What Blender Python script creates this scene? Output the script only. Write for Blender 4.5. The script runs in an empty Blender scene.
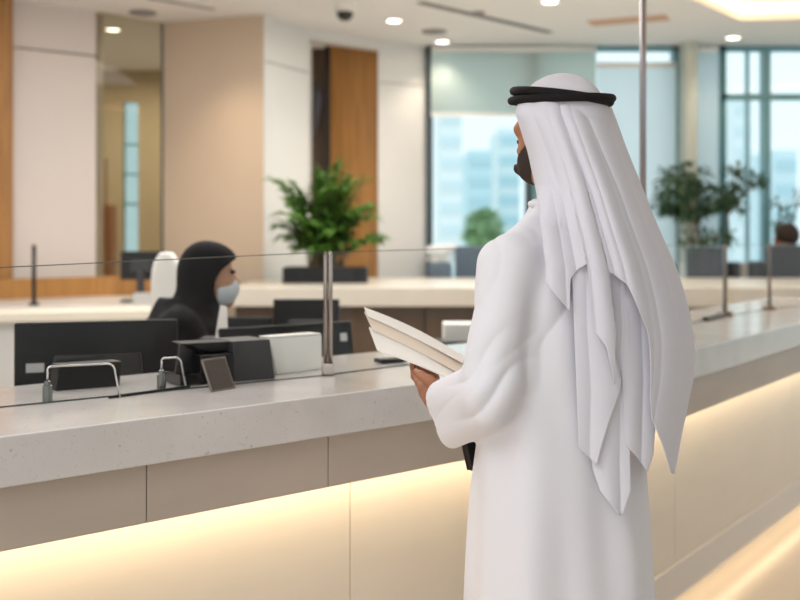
import bpy, bmesh, math, random
import numpy as np
from mathutils import Vector
from mathutils.geometry import tessellate_polygon
random.seed(7)
SC = bpy.context.scene
COL = SC.collection
PI = math.pi

def lin(c):
    out = []
    for v in c:
        v = v / 255.0
        out.append(v / 12.92 if v <= 0.04045 else ((v + 0.055) / 1.055) ** 2.4)
    return (*out, 1.0)

# ------------------------------------------------------------------ camera, world, big lights, exposure
H = 1.44                      # eye height of the photographer
FPX = 1111.0                  # 50 mm on a 36 mm wide sensor, at 800 px
cam_data = bpy.data.cameras.new('camera')
cam = bpy.data.objects.new('camera', cam_data)
COL.objects.link(cam)
cam.location = (0, 0, H)
cam.rotation_euler = (PI / 2, 0, 0)
cam_data.lens = 50
cam_data.sensor_width = 36
cam_data.shift_y = -65 / 800
cam_data.dof.use_dof = True
cam_data.dof.focus_distance = 2.32
cam_data.dof.aperture_fstop = 2.8
SC.camera = cam

world = bpy.data.worlds.new('daylight')
SC.world = world
world.use_nodes = True
bg = world.node_tree.nodes['Background']
bg.inputs['Color'].default_value = (0.92, 0.97, 1.0, 1)
bg.inputs['Strength'].default_value = 1.25

def area(name, loc, size, power, color, rot=(0, 0, 0), sy=None):
    d = bpy.data.lights.new(name, 'AREA')
    d.energy = power
    d.color = color
    d.size = size
    if sy:
        d.shape = 'RECTANGLE'
        d.size_y = sy
    o = bpy.data.objects.new(name, d)
    COL.objects.link(o)
    o.location = loc
    o.rotation_euler = rot
    return o

area('lobby_fill_light', (-1.5, 0.6, 3.05), 2.2, 56, (0.95, 0.975, 1.0), sy=2.0)  # added fill without a fixture, brightens the man and counter front
area('desk_fill_light', (-1.2, 5.2, 3.05), 2.8, 88, (1, 0.975, 0.945), sy=2.0)  # added fill, no lamp hangs here; lifts staff area and back walls
area('inner_room_fill_light', (-2.4, 10.0, 3.0), 1.0, 34, (1, 0.92, 0.78))  # extra light put in to brighten the dark inner room
area('lounge_fill_light', (0.6, 7.4, 3.05), 1.6, 44, (1, 0.97, 0.92), sy=1.0)  # added fill for the lounge end, not a real ceiling lamp

SC.view_settings.view_transform = 'Standard'
SC.view_settings.look = 'None'
SC.view_settings.gamma = 1
SC.view_settings.use_curve_mapping = False
SC.view_settings.exposure = 0.0

# ------------------------------------------------------------------ helpers
def at(px, py, depth):
    return Vector(((px - 400) / FPX * depth, depth, H - (py - 235) / FPX * depth))

MATS = {}
def mat(name, rgb, rough=0.5, metal=0.0, noise=0.0, scale=8.0, bump=0.0, spec=0.5, stretch=None, emit=0.0, sheen=0.0, bscale=None, trans=0.0):
    if name in MATS:
        return MATS[name]
    m = bpy.data.materials.new(name)
    m.use_nodes = True
    nt = m.node_tree
    b = nt.nodes['Principled BSDF']
    c = lin(rgb)
    b.inputs['Base Color'].default_value = c
    b.inputs['Roughness'].default_value = rough
    b.inputs['Metallic'].default_value = metal
    b.inputs['Specular IOR Level'].default_value = spec
    if sheen:
        b.inputs['Sheen Weight'].default_value = sheen
    if emit:
        b.inputs['Emission Color'].default_value = c
        b.inputs['Emission Strength'].default_value = emit
    if noise or bump:
        tc = nt.nodes.new('ShaderNodeTexCoord')
        mp = nt.nodes.new('ShaderNodeMapping')
        if stretch:
            mp.inputs['Scale'].default_value = stretch
        nt.links.new(tc.outputs['Object'], mp.inputs['Vector'])
        n = nt.nodes.new('ShaderNodeTexNoise')
        n.inputs['Scale'].default_value = scale
        n.inputs['Detail'].default_value = 6
        nt.links.new(mp.outputs['Vector'], n.inputs['Vector'])
        if noise:
            r = nt.nodes.new('ShaderNodeValToRGB')
            r.color_ramp.elements[0].position = 0.3
            r.color_ramp.elements[1].position = 0.7
            r.color_ramp.elements[0].color = tuple(v * (1 - noise) for v in c[:3]) + (1,)
            r.color_ramp.elements[1].color = tuple(min(1, v * (1 + noise)) for v in c[:3]) + (1,)
            nt.links.new(n.outputs['Fac'], r.inputs['Fac'])
            nt.links.new(r.outputs['Color'], b.inputs['Base Color'])
        if bump:
            n2 = n
            if bscale:
                n2 = nt.nodes.new('ShaderNodeTexNoise')
                n2.inputs['Scale'].default_value = bscale
                nt.links.new(mp.outputs['Vector'], n2.inputs['Vector'])
            bp = nt.nodes.new('ShaderNodeBump')
            bp.inputs['Strength'].default_value = bump
            bp.inputs['Distance'].default_value = 0.002
            nt.links.new(n2.outputs['Fac'], bp.inputs['Height'])
            nt.links.new(bp.outputs['Normal'], b.inputs['Normal'])
    if trans:
        out = nt.nodes['Material Output']
        t = nt.nodes.new('ShaderNodeBsdfTranslucent')
        t.inputs['Color'].default_value = c
        mx = nt.nodes.new('ShaderNodeMixShader')
        mx.inputs['Fac'].default_value = trans
        nt.links.new(b.outputs[0], mx.inputs[1])
        nt.links.new(t.outputs[0], mx.inputs[2])
        nt.links.new(mx.outputs[0], out.inputs['Surface'])
    MATS[name] = m
    return m

def glass_mat(name, tint, refl=1.0, rough=0.0):
    if name in MATS:
        return MATS[name]
    m = bpy.data.materials.new(name)
    m.use_nodes = True
    nt = m.node_tree
    for n in list(nt.nodes):
        if n.type != 'OUTPUT_MATERIAL':
            nt.nodes.remove(n)
    out = [n for n in nt.nodes if n.type == 'OUTPUT_MATERIAL'][0]
    t = nt.nodes.new('ShaderNodeBsdfTransparent')
    t.inputs['Color'].default_value = (*tint, 1)
    g = nt.nodes.new('ShaderNodeBsdfGlossy')
    g.inputs['Roughness'].default_value = rough
    f = nt.nodes.new('ShaderNodeFresnel')
    f.inputs['IOR'].default_value = 1.45
    ml = nt.nodes.new('ShaderNodeMath')
    ml.operation = 'MULTIPLY'
    ml.inputs[1].default_value = refl
    mx = nt.nodes.new('ShaderNodeMixShader')
    nt.links.new(f.outputs[0], ml.inputs[0])
    # the thin pane is not refracting, so only its outer face mirrors
    geo = nt.nodes.new('ShaderNodeNewGeometry')
    inv = nt.nodes.new('ShaderNodeMath')
    inv.operation = 'SUBTRACT'
    inv.inputs[0].default_value = 1.0
    m2 = nt.nodes.new('ShaderNodeMath')
    m2.operation = 'MULTIPLY'
    nt.links.new(geo.outputs['Backfacing'], inv.inputs[1])
    nt.links.new(ml.outputs[0], m2.inputs[0])
    nt.links.new(inv.outputs[0], m2.inputs[1])
    nt.links.new(m2.outputs[0], mx.inputs['Fac'])
    nt.links.new(t.outputs[0], mx.inputs[1])
    nt.links.new(g.outputs[0], mx.inputs[2])
    nt.links.new(mx.outputs[0], out.inputs['Surface'])
    MATS[name] = m
    return m

def stone_mat(name, base, rough):
    m = mat(name, base, rough=rough, noise=0.07, scale=5.0)
    nt = m.node_tree
    b = nt.nodes['Principled BSDF']
    src = b.inputs['Base Color'].links[0].from_socket
    tc = [n for n in nt.nodes if n.type == 'TEX_COORD'][0]
    prev = src
    for sc_, thr, col in ((38.0, 0.13, (0.25, 0.23, 0.22, 1)), (75.0, 0.2, (0.62, 0.61, 0.6, 1)), (140.0, 0.24, (0.3, 0.28, 0.27, 1))):
        v = nt.nodes.new('ShaderNodeTexVoronoi')
        v.inputs['Scale'].default_value = sc_
        nt.links.new(tc.outputs['Object'], v.inputs['Vector'])
        n = nt.nodes.new('ShaderNodeTexNoise')
        n.inputs['Scale'].default_value = sc_ * 0.4
        nt.links.new(tc.outputs['Object'], n.inputs['Vector'])
        sb = nt.nodes.new('ShaderNodeMath')
        sb.operation = 'MULTIPLY_ADD'
        sb.inputs[1].default_value = 0.9
        sb.inputs[2].default_value = -0.33
        nt.links.new(n.outputs['Fac'], sb.inputs[0])
        lt = nt.nodes.new('ShaderNodeMath')
        lt.operation = 'LESS_THAN'
        nt.links.new(v.outputs['Distance'], lt.inputs[0])
        mn = nt.nodes.new('ShaderNodeMath')
        mn.operation = 'MINIMUM'
        mn.inputs[1].default_value = thr
        nt.links.new(sb.outputs[0], mn.inputs[0])
        nt.links.new(mn.outputs[0], lt.inputs[1])
        mx = nt.nodes.new('ShaderNodeMix')
        mx.data_type = 'RGBA'
        s2 = nt.nodes.new('ShaderNodeMath')
        s2.operation = 'MULTIPLY'
        s2.inputs[1].default_value = 0.38
        nt.links.new(lt.outputs[0], s2.inputs[0])
        nt.links.new(s2.outputs[0], mx.inputs['Factor'])
        nt.links.new(prev, mx.inputs['A'])
        mx.inputs['B'].default_value = col
        prev = mx.outputs['Result']
    nt.links.new(prev, b.inputs['Base Color'])
    return m

def wood_mat(name, rgb, dark):
    if name in MATS:
        return MATS[name]
    m = mat(name, rgb, rough=0.45, noise=dark, scale=3.0, stretch=(14, 14, 0.6))
    return m

def tag(o, label, cat, group=None, kind=None):
    o['label'] = label
    o['category'] = cat
    if group:
        o['group'] = group
    if kind:
        o['kind'] = kind
    return o

def wloc(o):
    v = Vector(o.location)
    while o.parent:
        o = o.parent
        v += Vector(o.location)
    return v

def mk(name, verts, faces, m, parent=None, origin=None, smooth=False, bevel=0.0, segs=2, sub=0, recalc=False):
    """one mesh object; verts are in the place's own coordinates"""
    off = wloc(parent) if parent else Vector((0, 0, 0))
    if origin is not None:
        loc = Vector(origin) - off
    else:
        loc = Vector((0, 0, 0))
    base = off + loc
    me = bpy.data.meshes.new(name)
    V = np.asarray([tuple(v) for v in verts] if not isinstance(verts, np.ndarray) else verts, dtype=float)
    V = V - np.array(base)
    me.from_pydata(V.tolist(), [], faces if isinstance(faces, list) else faces.tolist())
    me.update()
    if recalc:
        bm = bmesh.new(); bm.from_mesh(me)
        bmesh.ops.recalc_face_normals(bm, faces=bm.faces[:])
        bm.to_mesh(me); bm.free()
    o = bpy.data.objects.new(name, me)
    COL.objects.link(o)
    o.location = loc
    if parent:
        o.parent = parent
    if m:
        me.materials.append(m)
    if smooth:
        me.polygons.foreach_set('use_smooth', [True] * len(me.polygons))
    if bevel:
        md = o.modifiers.new('bevel', 'BEVEL')
        md.width = bevel
        md.segments = segs
        md.limit_method = 'ANGLE'
        md.angle_limit = 0.12
        me.polygons.foreach_set('use_smooth', [True] * len(me.polygons))
        wn = o.modifiers.new('wn', 'WEIGHTED_NORMAL')
        wn.keep_sharp = True
    if sub:
        md = o.modifiers.new('sub', 'SUBSURF')
        md.levels = md.render_levels = sub
    return o

def empty(name, loc, label=None, cat=None, group=None):
    o = bpy.data.objects.new(name, None)
    COL.objects.link(o)
    o.location = loc
    o.empty_display_size = 0.1
    if label:
        tag(o, label, cat, group)
    return o

class G:
    """collects solids into one mesh"""
    def __init__(s):
        s.v, s.f = [], []
    def add(s, vs, fs):
        n = len(s.v)
        s.v += [Vector(v) for v in vs]
        s.f += [[i + n for i in f] for f in fs]
        return s
    def prism(s, poly, z0, z1):
        n = len(poly)
        ar = sum(poly[i][0] * poly[(i + 1) % n][1] - poly[(i + 1) % n][0] * poly[i][1] for i in range(n))
        if ar < 0:
            poly = list(reversed(poly))
        vs = [(p[0], p[1], z0) for p in poly] + [(p[0], p[1], z1) for p in poly]
        fs = [list(range(n))[::-1], list(range(n, 2 * n))]
        fs += [[i, (i + 1) % n, n + (i + 1) % n, n + i] for i in range(n)]
        return s.add(vs, fs)
    def box(s, c, sx, sy, sz, rz=0.0, rx=0.0, ry=0.0):
        from mathutils import Euler
        R = Euler((rx, ry, rz)).to_matrix()
        vs = []
        for z in (-.5, .5):
            for x, y in ((-.5, -.5), (.5, -.5), (.5, .5), (-.5, .5)):
                vs.append(Vector(c) + R @ Vector((x * sx, y * sy, z * sz)))
        return s.add(vs, [[3, 2, 1, 0], [4, 5, 6, 7], [0, 1, 5, 4], [1, 2, 6, 5], [2, 3, 7, 6], [3, 0, 4, 7]])
    def slab(s, q, n):
        """quad q (4 points) thickened by vector n"""
        n = Vector(n)
        q = [Vector(p) for p in q]
        return s.add(q + [p + n for p in q], [[3, 2, 1, 0], [4, 5, 6, 7], [0, 1, 5, 4], [1, 2, 6, 5], [2, 3, 7, 6], [3, 0, 4, 7]])
    def tube(s, pts, r, seg=10, closed=False):
        pts = [Vector(p) for p in pts]
        n = len(pts)
        rs = r if isinstance(r, (list, tuple)) else [r] * n
        rings = []
        up = None
        for i in range(n):
            a = pts[(i - 1) % n] if (closed or i > 0) else pts[i]
            b = pts[(i + 1) % n] if (closed or i < n - 1) else pts[i]
            t = (b - a).normalized()
            if up is None:
                up = Vector((0, 0, 1)) if abs(t.z) < 0.9 else Vector((1, 0, 0))
            u = (up - t * up.dot(t)).normalized()
            up = u
            w = t.cross(u)
            rings.append([pts[i] + (u * math.cos(k / seg * 2 * PI) + w * math.sin(k / seg * 2 * PI)) * rs[i] for k in range(seg)])
        vs = [v for ring in rings for v in ring]
        fs = []
        for i in range(n if closed else n - 1):
            j = (i + 1) % n
            for k in range(seg):
                l = (k + 1) % seg
                fs.append([i * seg + k, i * seg + l, j * seg + l, j * seg + k])
        if not closed:
            fs.append(list(range(seg))[::-1])
            fs.append([(n - 1) * seg + k for k in range(seg)])
        return s.add(vs, fs)
    def lathe(s, c, prof, seg=24):
        c = Vector(c)
        vs, fs = [], []
        for r, z in prof:
            for k in range(seg):
                a = k / seg * 2 * PI
                vs.append(c + Vector((r * math.cos(a), r * math.sin(a), z)))
        n = len(prof)
        for i in range(n - 1):
            for k in range(seg):
                l = (k + 1) % seg
                fs.append([i * seg + k, i * seg + l, (i + 1) * seg + l, (i + 1) * seg + k])
        fs.append(list(range(seg))[::-1])
        fs.append([(n - 1) * seg + k for k in range(seg)])
        return s.add(vs, fs)
    def obj(s, name, m, parent=None, origin=None, **k):
        return mk(name, s.v, s.f, m, parent, origin, **{'recalc': True, **k})

def struct(o):
    o['kind'] = 'structure'
    return o

# ------------------------------------------------------------------ implicit solids -> one continuous mesh
def smin(a, b, k):
    if k <= 0:
        return np.minimum(a, b)
    h = np.maximum(k - np.abs(a - b), 0) / k
    return np.minimum(a, b) - h * h * k * 0.25

def f_cap(a, b, ra, rb):
    a = np.array(a, float); b = np.array(b, float)
    ab = b - a
    L = float(ab @ ab) + 1e-12
    def f(X, Y, Z):
        t = ((X - a[0]) * ab[0] + (Y - a[1]) * ab[1] + (Z - a[2]) * ab[2]) / L
        t = np.clip(t, 0, 1)
        return np.sqrt((X - a[0] - t * ab[0]) ** 2 + (Y - a[1] - t * ab[1]) ** 2 + (Z - a[2] - t * ab[2]) ** 2) - (ra + (rb - ra) * t)
    r = max(ra, rb)
    return f, np.minimum(a, b) - r, np.maximum(a, b) + r

def f_ell(c, rad, axes=None):
    c = np.array(c, float); rad = np.array(rad, float)
    A = np.eye(3) if axes is None else np.array(axes, float)
    def f(X, Y, Z):
        d = (X - c[0], Y - c[1], Z - c[2])
        l = [d[0] * A[i][0] + d[1] * A[i][1] + d[2] * A[i][2] for i in range(3)]
        k0 = np.sqrt(sum((l[i] / rad[i]) ** 2 for i in range(3)))
        k1 = np.sqrt(sum((l[i] / rad[i] ** 2) ** 2 for i in range(3))) + 1e-9
        return k0 * (k0 - 1) / k1
    R = float(rad.max())
    return f, c - R, c + R

def f_loft(cx, cy, ax, ay, zs, As, Bs, offs=None):
    """elliptic column round (cx,cy): half sizes As along ax, Bs along ay, moved offs along ay"""
    zs = np.array(zs); As = np.array(As); Bs = np.array(Bs)
    offs = np.zeros_like(As) if offs is None else np.array(offs)
    def f(X, Y, Z):
        a = np.interp(Z, zs, As); b = np.interp(Z, zs, Bs); o = np.interp(Z, zs, offs)
        u = (X - cx) * ax[0] + (Y - cy) * ax[1]
        v = (X - cx) * ay[0] + (Y - cy) * ay[1] - o
        k0 = np.sqrt((u / a) ** 2 + (v / b) ** 2)
        k1 = np.sqrt((u / a ** 2) ** 2 + (v / b ** 2) ** 2) + 1e-9
        d = k0 * (k0 - 1) / k1
        d = np.maximum(d, -np.minimum(a, b))
        return np.maximum(d, np.maximum(zs[0] - Z, Z - zs[-1]))
    R = float(max(As.max(), Bs.max()) + np.abs(offs).max())
    return f, np.array([cx - R, cy - R, zs[0]]), np.array([cx + R, cy + R, zs[-1]])

class Field:
    def __init__(s):
        s.p = []
    def add(s, prim, k=0.02):
        s.p.append((prim, k))
        return s
    def val(s, X, Y, Z):
        F = None
        for (f, lo, hi), k in s.p:
            d = f(X, Y, Z)
            F = d if F is None else smin(F, d, k)
        return F
    def mesh(s, res):
        lo = np.min([p[1] for p, k in s.p], axis=0) - 3 * res
        hi = np.max([p[2] for p, k in s.p], axis=0) + 3 * res
        n = np.ceil((hi - lo) / res).astype(int) + 1
        F = np.full(n, 9.0, dtype=np.float32)
        for (f, a, b), k in s.p:
            m = k + 3 * res
            i0 = np.maximum(np.floor((a - m - lo) / res).astype(int), 0)
            i1 = np.minimum(np.ceil((b + m - lo) / res).astype(int) + 1, n)
            X = (lo[0] + res * np.arange(i0[0], i1[0]))[:, None, None]
            Y = (lo[1] + res * np.arange(i0[1], i1[1]))[None, :, None]
            Z = (lo[2] + res * np.arange(i0[2], i1[2]))[None, None, :]
            sl = tuple(slice(i0[j], i1[j]) for j in range(3))
            F[sl] = smin(F[sl], f(X, Y, Z).astype(np.float32), k)
        S = F < 0
        C = np.zeros(n - 1, dtype=np.uint8)
        for dx in (0, 1):
            for dy in (0, 1):
                for dz in (0, 1):
                    C += S[dx:n[0] - 1 + dx, dy:n[1] - 1 + dy, dz:n[2] - 1 + dz]
        act = (C > 0) & (C < 8)
        idx = np.argwhere(act)
        vid = np.full(n - 1, -1, dtype=np.int64)
        vid[act] = np.arange(len(idx))
        P = np.zeros((len(idx), 3)); N = np.zeros(len(idx))
        cor = [(0, 0, 0), (1, 0, 0), (0, 1, 0), (1, 1, 0), (0, 0, 1), (1, 0, 1), (0, 1, 1), (1, 1, 1)]
        val = [F[idx[:, 0] + c[0], idx[:, 1] + c[1], idx[:, 2] + c[2]].astype(float) for c in cor]
        for i in range(8):
            for j in range(i + 1, 8):
                if sum(abs(cor[i][q] - cor[j][q]) for q in range(3)) != 1:
                    continue
                m = (val[i] < 0) != (val[j] < 0)
                t = np.where(m, val[i] / np.where(m, val[i] - val[j], 1), 0)
                ci = np.array(cor[i], float); cj = np.array(cor[j], float)
                P += np.where(m[:, None], ci + (cj - ci) * t[:, None], 0)
                N += m
        V = lo + (idx + P / N[:, None]) * res
        faces = []
        for ax in range(3):
            u, w = (ax + 1) % 3, (ax + 2) % 3
            d = [0, 0, 0]; d[ax] = 1
            A = S[:n[0] - d[0], :n[1] - d[1], :n[2] - d[2]]
            B = S[d[0]:, d[1]:, d[2]:]
            e = np.argwhere(A != B)
            e = e[(e[:, u] > 0) & (e[:, w] > 0)]
            ins = A[e[:, 0], e[:, 1], e[:, 2]]
            du = np.zeros(3, int); du[u] = 1
            dw = np.zeros(3, int); dw[w] = 1
            q = [vid[tuple((e - du - dw).T)], vid[tuple((e - dw).T)], vid[tuple(e.T)], vid[tuple((e - du).T)]]
            Q = np.stack(q, 1)
            Q[~ins] = Q[~ins][:, ::-1]
            faces.append(Q)
        return V, np.concatenate(faces)

def grid_faces(nr, nc, flip=False):
    out = []
    for r in range(nr - 1):
        for c in range(nc - 1):
            q = [r * nc + c, r * nc + c + 1, (r + 1) * nc + c + 1, (r + 1) * nc + c]
            out.append(q[::-1] if flip else q)
    return out

# ------------------------------------------------------------------ materials
STONE = stone_mat('speckled_stone', (212, 207, 204), 0.16)
FASCIA = mat('beige_panel', (186, 172, 158), 0.45, noise=0.05, scale=3, stretch=(1, 1, 4))
LOWER = mat('pale_panel', (222, 212, 198), 0.4, noise=0.025, scale=3, stretch=(1, 1, 4))
DARKGAP = mat('dark_gap', (70, 62, 56), 0.8)
STEEL = mat('brushed_steel', (176, 166, 158), 0.25, metal=1.0)
CHROME = mat('chrome', (220, 220, 220), 0.08, metal=1.0)
DSTEEL = mat('dark_steel', (70, 66, 64), 0.35, metal=0.8)
GLASS = glass_mat('clear_glass', (0.985, 0.992, 0.988), 0.32)
GEDGE = mat('glass_edge', (70, 82, 76), 0.15)
BLACK = mat('black_plastic', (20, 19, 20), 0.4, spec=0.35)
BLACK2 = mat('charcoal_plastic', (52, 51, 53), 0.45)
GLOSSB = mat('black_screen', (38, 36, 36), 0.12)
WHITEP = mat('white_plastic', (242, 240, 235), 0.45)
PAPER = mat('white_paper', (238, 232, 224), 0.7)
PAPER2 = mat('cream_paper', (226, 210, 192), 0.7)
WALLW = mat('white_wall', (228, 226, 223), 0.5, noise=0.01, scale=2)
WALLP = mat('pale_wall', (222, 212, 206), 0.5, noise=0.015, scale=2)
WALLB = mat('beige_wall', (212, 192, 170), 0.6, noise=0.02, scale=2)
CEIL = mat('ceiling_paint', (243, 240, 239), 0.8)
FLOOR = mat('floor_stone', (214, 202, 188), 0.25, noise=0.05, scale=1.5)
WOOD = wood_mat('oak_wood', (172, 122, 64), 0.25)
WOODD = wood_mat('brown_wood', (92, 72, 54), 0.2)
TEAL = mat('teal_frame', (112, 158, 168), 0.35, metal=0.3)
DTEAL = mat('dark_frame', (58, 74, 80), 0.4)
WPANE = glass_mat('window_glass', (0.90, 0.975, 0.985), 0.5)
ROBE = mat('white_cotton', (239, 237, 242), 0.85, bump=0.12, scale=900, sheen=0.15, trans=0.06)
SCARF = mat('white_voile', (239, 237, 244), 0.85, bump=0.1, scale=1100, sheen=0.15, trans=0.2)
CORD = mat('black_cord', (30, 27, 27), 0.8, bump=0.6, scale=380, stretch=(1, 1, 3), spec=0.2)
SKIN = mat('tan_skin', (168, 112, 80), 0.5, noise=0.06, scale=40)
HAIR = mat('dark_beard', (52, 38, 30), 0.8, noise=0.3, scale=300, bump=0.6)
ABAYA = mat('black_cloth', (22, 21, 22), 0.85, bump=0.15, scale=300, spec=0.25)
LEAF = mat('leaf_green', (84, 124, 50), 0.45, noise=0.3, scale=6, trans=0.25)
LEAFD = mat('leaf_dark', (62, 92, 62), 0.5, noise=0.3, scale=6, trans=0.25)
BARK = mat('plant_stem', (96, 84, 60), 0.7)
SEATG = mat('grey_upholstery', (40, 40, 44), 0.8, noise=0.08, scale=60)
SEATB = mat('slate_upholstery', (86, 100, 116), 0.8, noise=0.08, scale=60)
BLINDG = mat('grey_blind', (222, 232, 230), 0.8, trans=0.66)
BLINDW = mat('white_blind', (246, 250, 252), 0.8, trans=0.86)
LAMP = mat('lamp_glow', (255, 246, 230), 0.5, emit=9.0)
LED = mat('led_glow', (255, 214, 150), 0.5, emit=14.0)

# ------------------------------------------------------------------ the room
CZ = 3.1
def vwall(name, p, q, z0, z1, thick, m, kind=True, parent=None):
    """upright wall between plan points p and q, thickened away from the camera"""
    p = Vector((p[0], p[1])); q = Vector((q[0], q[1]))
    d = (q - p).normalized()
    n = Vector((-d.y, d.x))
    if n.y < 0:
        n = -n
    if abs(d.x) > 0.3:
        n = Vector((0, 1 / abs(d.x)))
    g = G().prism([p, q, q + n * thick, p + n * thick], z0, z1)
    o = g.obj(name, m, parent)
    return struct(o) if kind else o

def plan(px, depth):
    return Vector(((px - 400) / FPX * depth, depth))

struct(G().box((1.5, 4.6, -0.05), 15, 14.2, 0.1).obj('floor', FLOOR))

# ceiling with a recessed, warmly lit coffer whose edge runs along the counter
d1 = Vector((0.735, 0.678)); n1 = Vector((-0.678, 0.735))
d2 = Vector((0.56, 0.828)); n2 = Vector((-0.828, 0.56))
dk = Vector((0.603, 0.798))
K0 = plan(740, 8.58)
K1 = K0 - dk * 4.6
K3 = K0 + Vector((3.2, -0.33))
K2 = K3 - dk * 4.6
outer = [Vector(p) for p in ((-6, -2.2, 0), (6.3, -2.2, 0), (6.3, 9.92, 0), (-0.6, 9.92, 0), (-0.6, 11.4, 0), (-6, 11.4, 0))]
hole = [Vector((p.x, p.y, 0)) for p in (K0, K1, K2, K3)]
bm = bmesh.new()
ed = []
for loop in (outer, hole):
    vs_ = [bm.verts.new((p.x, p.y, CZ)) for p in loop]
    ed += [bm.edges.new((vs_[i], vs_[(i + 1) % len(vs_)])) for i in range(len(vs_))]
bmesh.ops.triangle_fill(bm, edges=ed, use_beauty=True)
bm.verts.index_update()
cv = [v.co.copy() for v in bm.verts]
cf = [[v.index for v in f.verts] for f in bm.faces]
bm.free()
struct(mk('ceiling', cv, cf, CEIL))
g = G()
hp = [K0, K1, K2, K3]
rise = 0.24
top = [(p.x, p.y, CZ + rise) for p in hp]
bot = [(p.x, p.y, CZ) for p in hp]
g.add(top, [[0, 1, 2, 3]])
for i in range(4):
    j = (i + 1) % 4
    g.add([bot[i], bot[j], top[j], top[i]], [[0, 1, 2, 3]])
struct(g.obj('trim_1', CEIL))
cc = (K0 + K1 + K2 + K3) / 4
g = G()
for i in range(4):
    a, b = hp[i], hp[(i + 1) % 4]
    ai, bi = a + (cc - a) * 0.012, b + (cc - b) * 0.012
    g.tube([(ai.x, ai.y, CZ + 0.09), (bi.x, bi.y, CZ + 0.09)], 0.012, 6)
led = g.obj('cove_light', LED)
tag(led, 'warm glowing light line inside the recessed ceiling coffer', 'light')

# far left oak upright, white panel wall, glazed room, beige wall, white pier, oak recess, white wall
o = vwall('trim_2', plan(-60, 7.55), plan(7, 7.62), 0, CZ, 0.12, WOOD)
p96 = plan(96, 8.25)
vwall('wall_left', plan(-40, 7.62), p96, 0, 2.763, 0.15, WALLP)
vwall('wall_left_upper', plan(-40, 7.62), p96, 2.775, CZ, 0.15, WALLP)
vwall('trim_3', plan(-40, 7.66), plan(96, 8.27), 2.76, 2.78, 0.1, DARKGAP)
p163 = plan(163, 8.68)
g1 = vwall('window_1', p96, p163, 0.0, CZ, 0.02, glass_mat('olive_glass', (0.80, 0.78, 0.70), 0.3))
vwall('window_frame', plan(161, 8.66), plan(165, 8.69), 0, CZ, 0.05, DTEAL, parent=g1, kind=False)
p264 = plan(264, 8.38)
vwall('wall_back_left', p163, p264, 0, CZ, 0.15, WALLB)
p308 = plan(309, 9.0)
vwall('wall_back', p264, p308, 0, 2.75, 0.12, WALLW)
vwall('wall_back_upper', p264, p308, 2.757, CZ, 0.12, WALLW)
vwall('trim_4', plan(264.5, 8.40), plan(308, 9.0), 2.74, 2.765, 0.1, DARKGAP)
p378 = plan(378, 9.5)
vwall('trim_5', p308, p378, 2.99 + 0.04, CZ, 0.12, WALLW)
vwall('wall_recess', plan(300, 9.9), plan(331, 9.9), 0, CZ, 0.1, WOODD)
dr = vwall('door_1', plan(330, 9.75), plan(378.5, 9.62), 0, CZ, 0.06, WOOD)
vwall('trim_6', plan(325, 9.72), plan(330, 9.74), 0, CZ, 0.08, mat('black_jamb', (26, 22, 20), 0.6))
p425 = plan(426, 9.78)
vwall('wall_back_right', p378, p425, 0, 2.745, 0.2, WALLW)
vwall('wall_back_right_upper', p378, p425, 2.752, CZ, 0.2, WALLW)
vwall('trim_7', plan(379, 9.53), plan(425, 9.80), 2.735, 2.76, 0.15, DARKGAP)
# the room behind the glazed panel
vwall('wall_inner', (-3.6, 11.2), (-2.79, 11.2), 0, CZ, 0.1, mat('olive_wall', (196, 180, 152), 0.7))
vwall('wall_inner_sill', (-2.79, 11.2), (-2.64, 11.2), 0, 0.9, 0.1, MATS['olive_wall'])
vwall('wall_inner_head', (-2.79, 11.2), (-2.64, 11.2), 2.78, CZ, 0.1, MATS['olive_wall'])
vwall('wall_inner_side', (-2.64, 11.2), (-1.4, 11.2), 0, CZ, 0.1, MATS['olive_wall'])
w2 = vwall('window_2', (-2.79, 11.22), (-2.64, 11.22), 0.9, 2.78, 0.02, glass_mat('blue_glass', (0.74, 0.89, 0.97), 0.4))
g = G()
for z in (2.35, 2.05, 1.75):
    g.box((-2.715, 11.2, z), 0.16, 0.03, 0.02)
g.obj('window_frame', TEAL, w2)
vwall('wall_left_return', (-6, 7.6), (-3.0, 7.6), 0, CZ, 0.2, WALLP)
vwall('wall_side', (-6.2, -2), (-6, 15), 0, CZ, 0.2, WALLP)

# unseen walls added to block light from behind and right; left stays open
struct(G().box((3.6, -2.3, CZ / 2), 4.8, 0.2, CZ).obj('added_wall_front', WALLW))
struct(G().box((5.9, -0.4, CZ / 2), 0.2, 3.6, CZ).obj('added_wall_right', WALLW))
# window wall of the lounge
WY = 9.8
def wx(px):
    return (px - 400) / FPX * WY
def window(n, x0, x1, mull=(), bars=(), edge=0.05, m=TEAL, z0=0.15, z1=CZ):
    pane = G().box(((x0 + x1) / 2, WY + 0.03, (z0 + z1) / 2), x1 - x0, 0.02, z1 - z0).obj('window_%d' % n, WPANE)
    struct(pane)
    g = G()
    for xx, w in ((x0 + edge / 2, edge), (x1 - edge / 2, edge)):
        g.box((xx, WY, (z0 + z1) / 2), w, 0.12, z1 - z0)
    g.box(((x0 + x1) / 2, WY, z0 + 0.03), x1 - x0, 0.12, 0.06)
    g.box(((x0 + x1) / 2, WY, z1 - 0.02), x1 - x0, 0.12, 0.04)
    for xx, w in mull:
        g.box((xx, WY, (z0 + z1) / 2), w, 0.1, z1 - z0)
    for z, w in bars:
        g.box(((x0 + x1) / 2, WY - 0.01, z), x1 - x0, 0.1, w)
    g.obj('window_frame', m, pane)
    return pane
window(3, wx(426), wx(532), edge=0.06, m=DTEAL)
window(4, wx(532), wx(677), edge=0.05)
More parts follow.
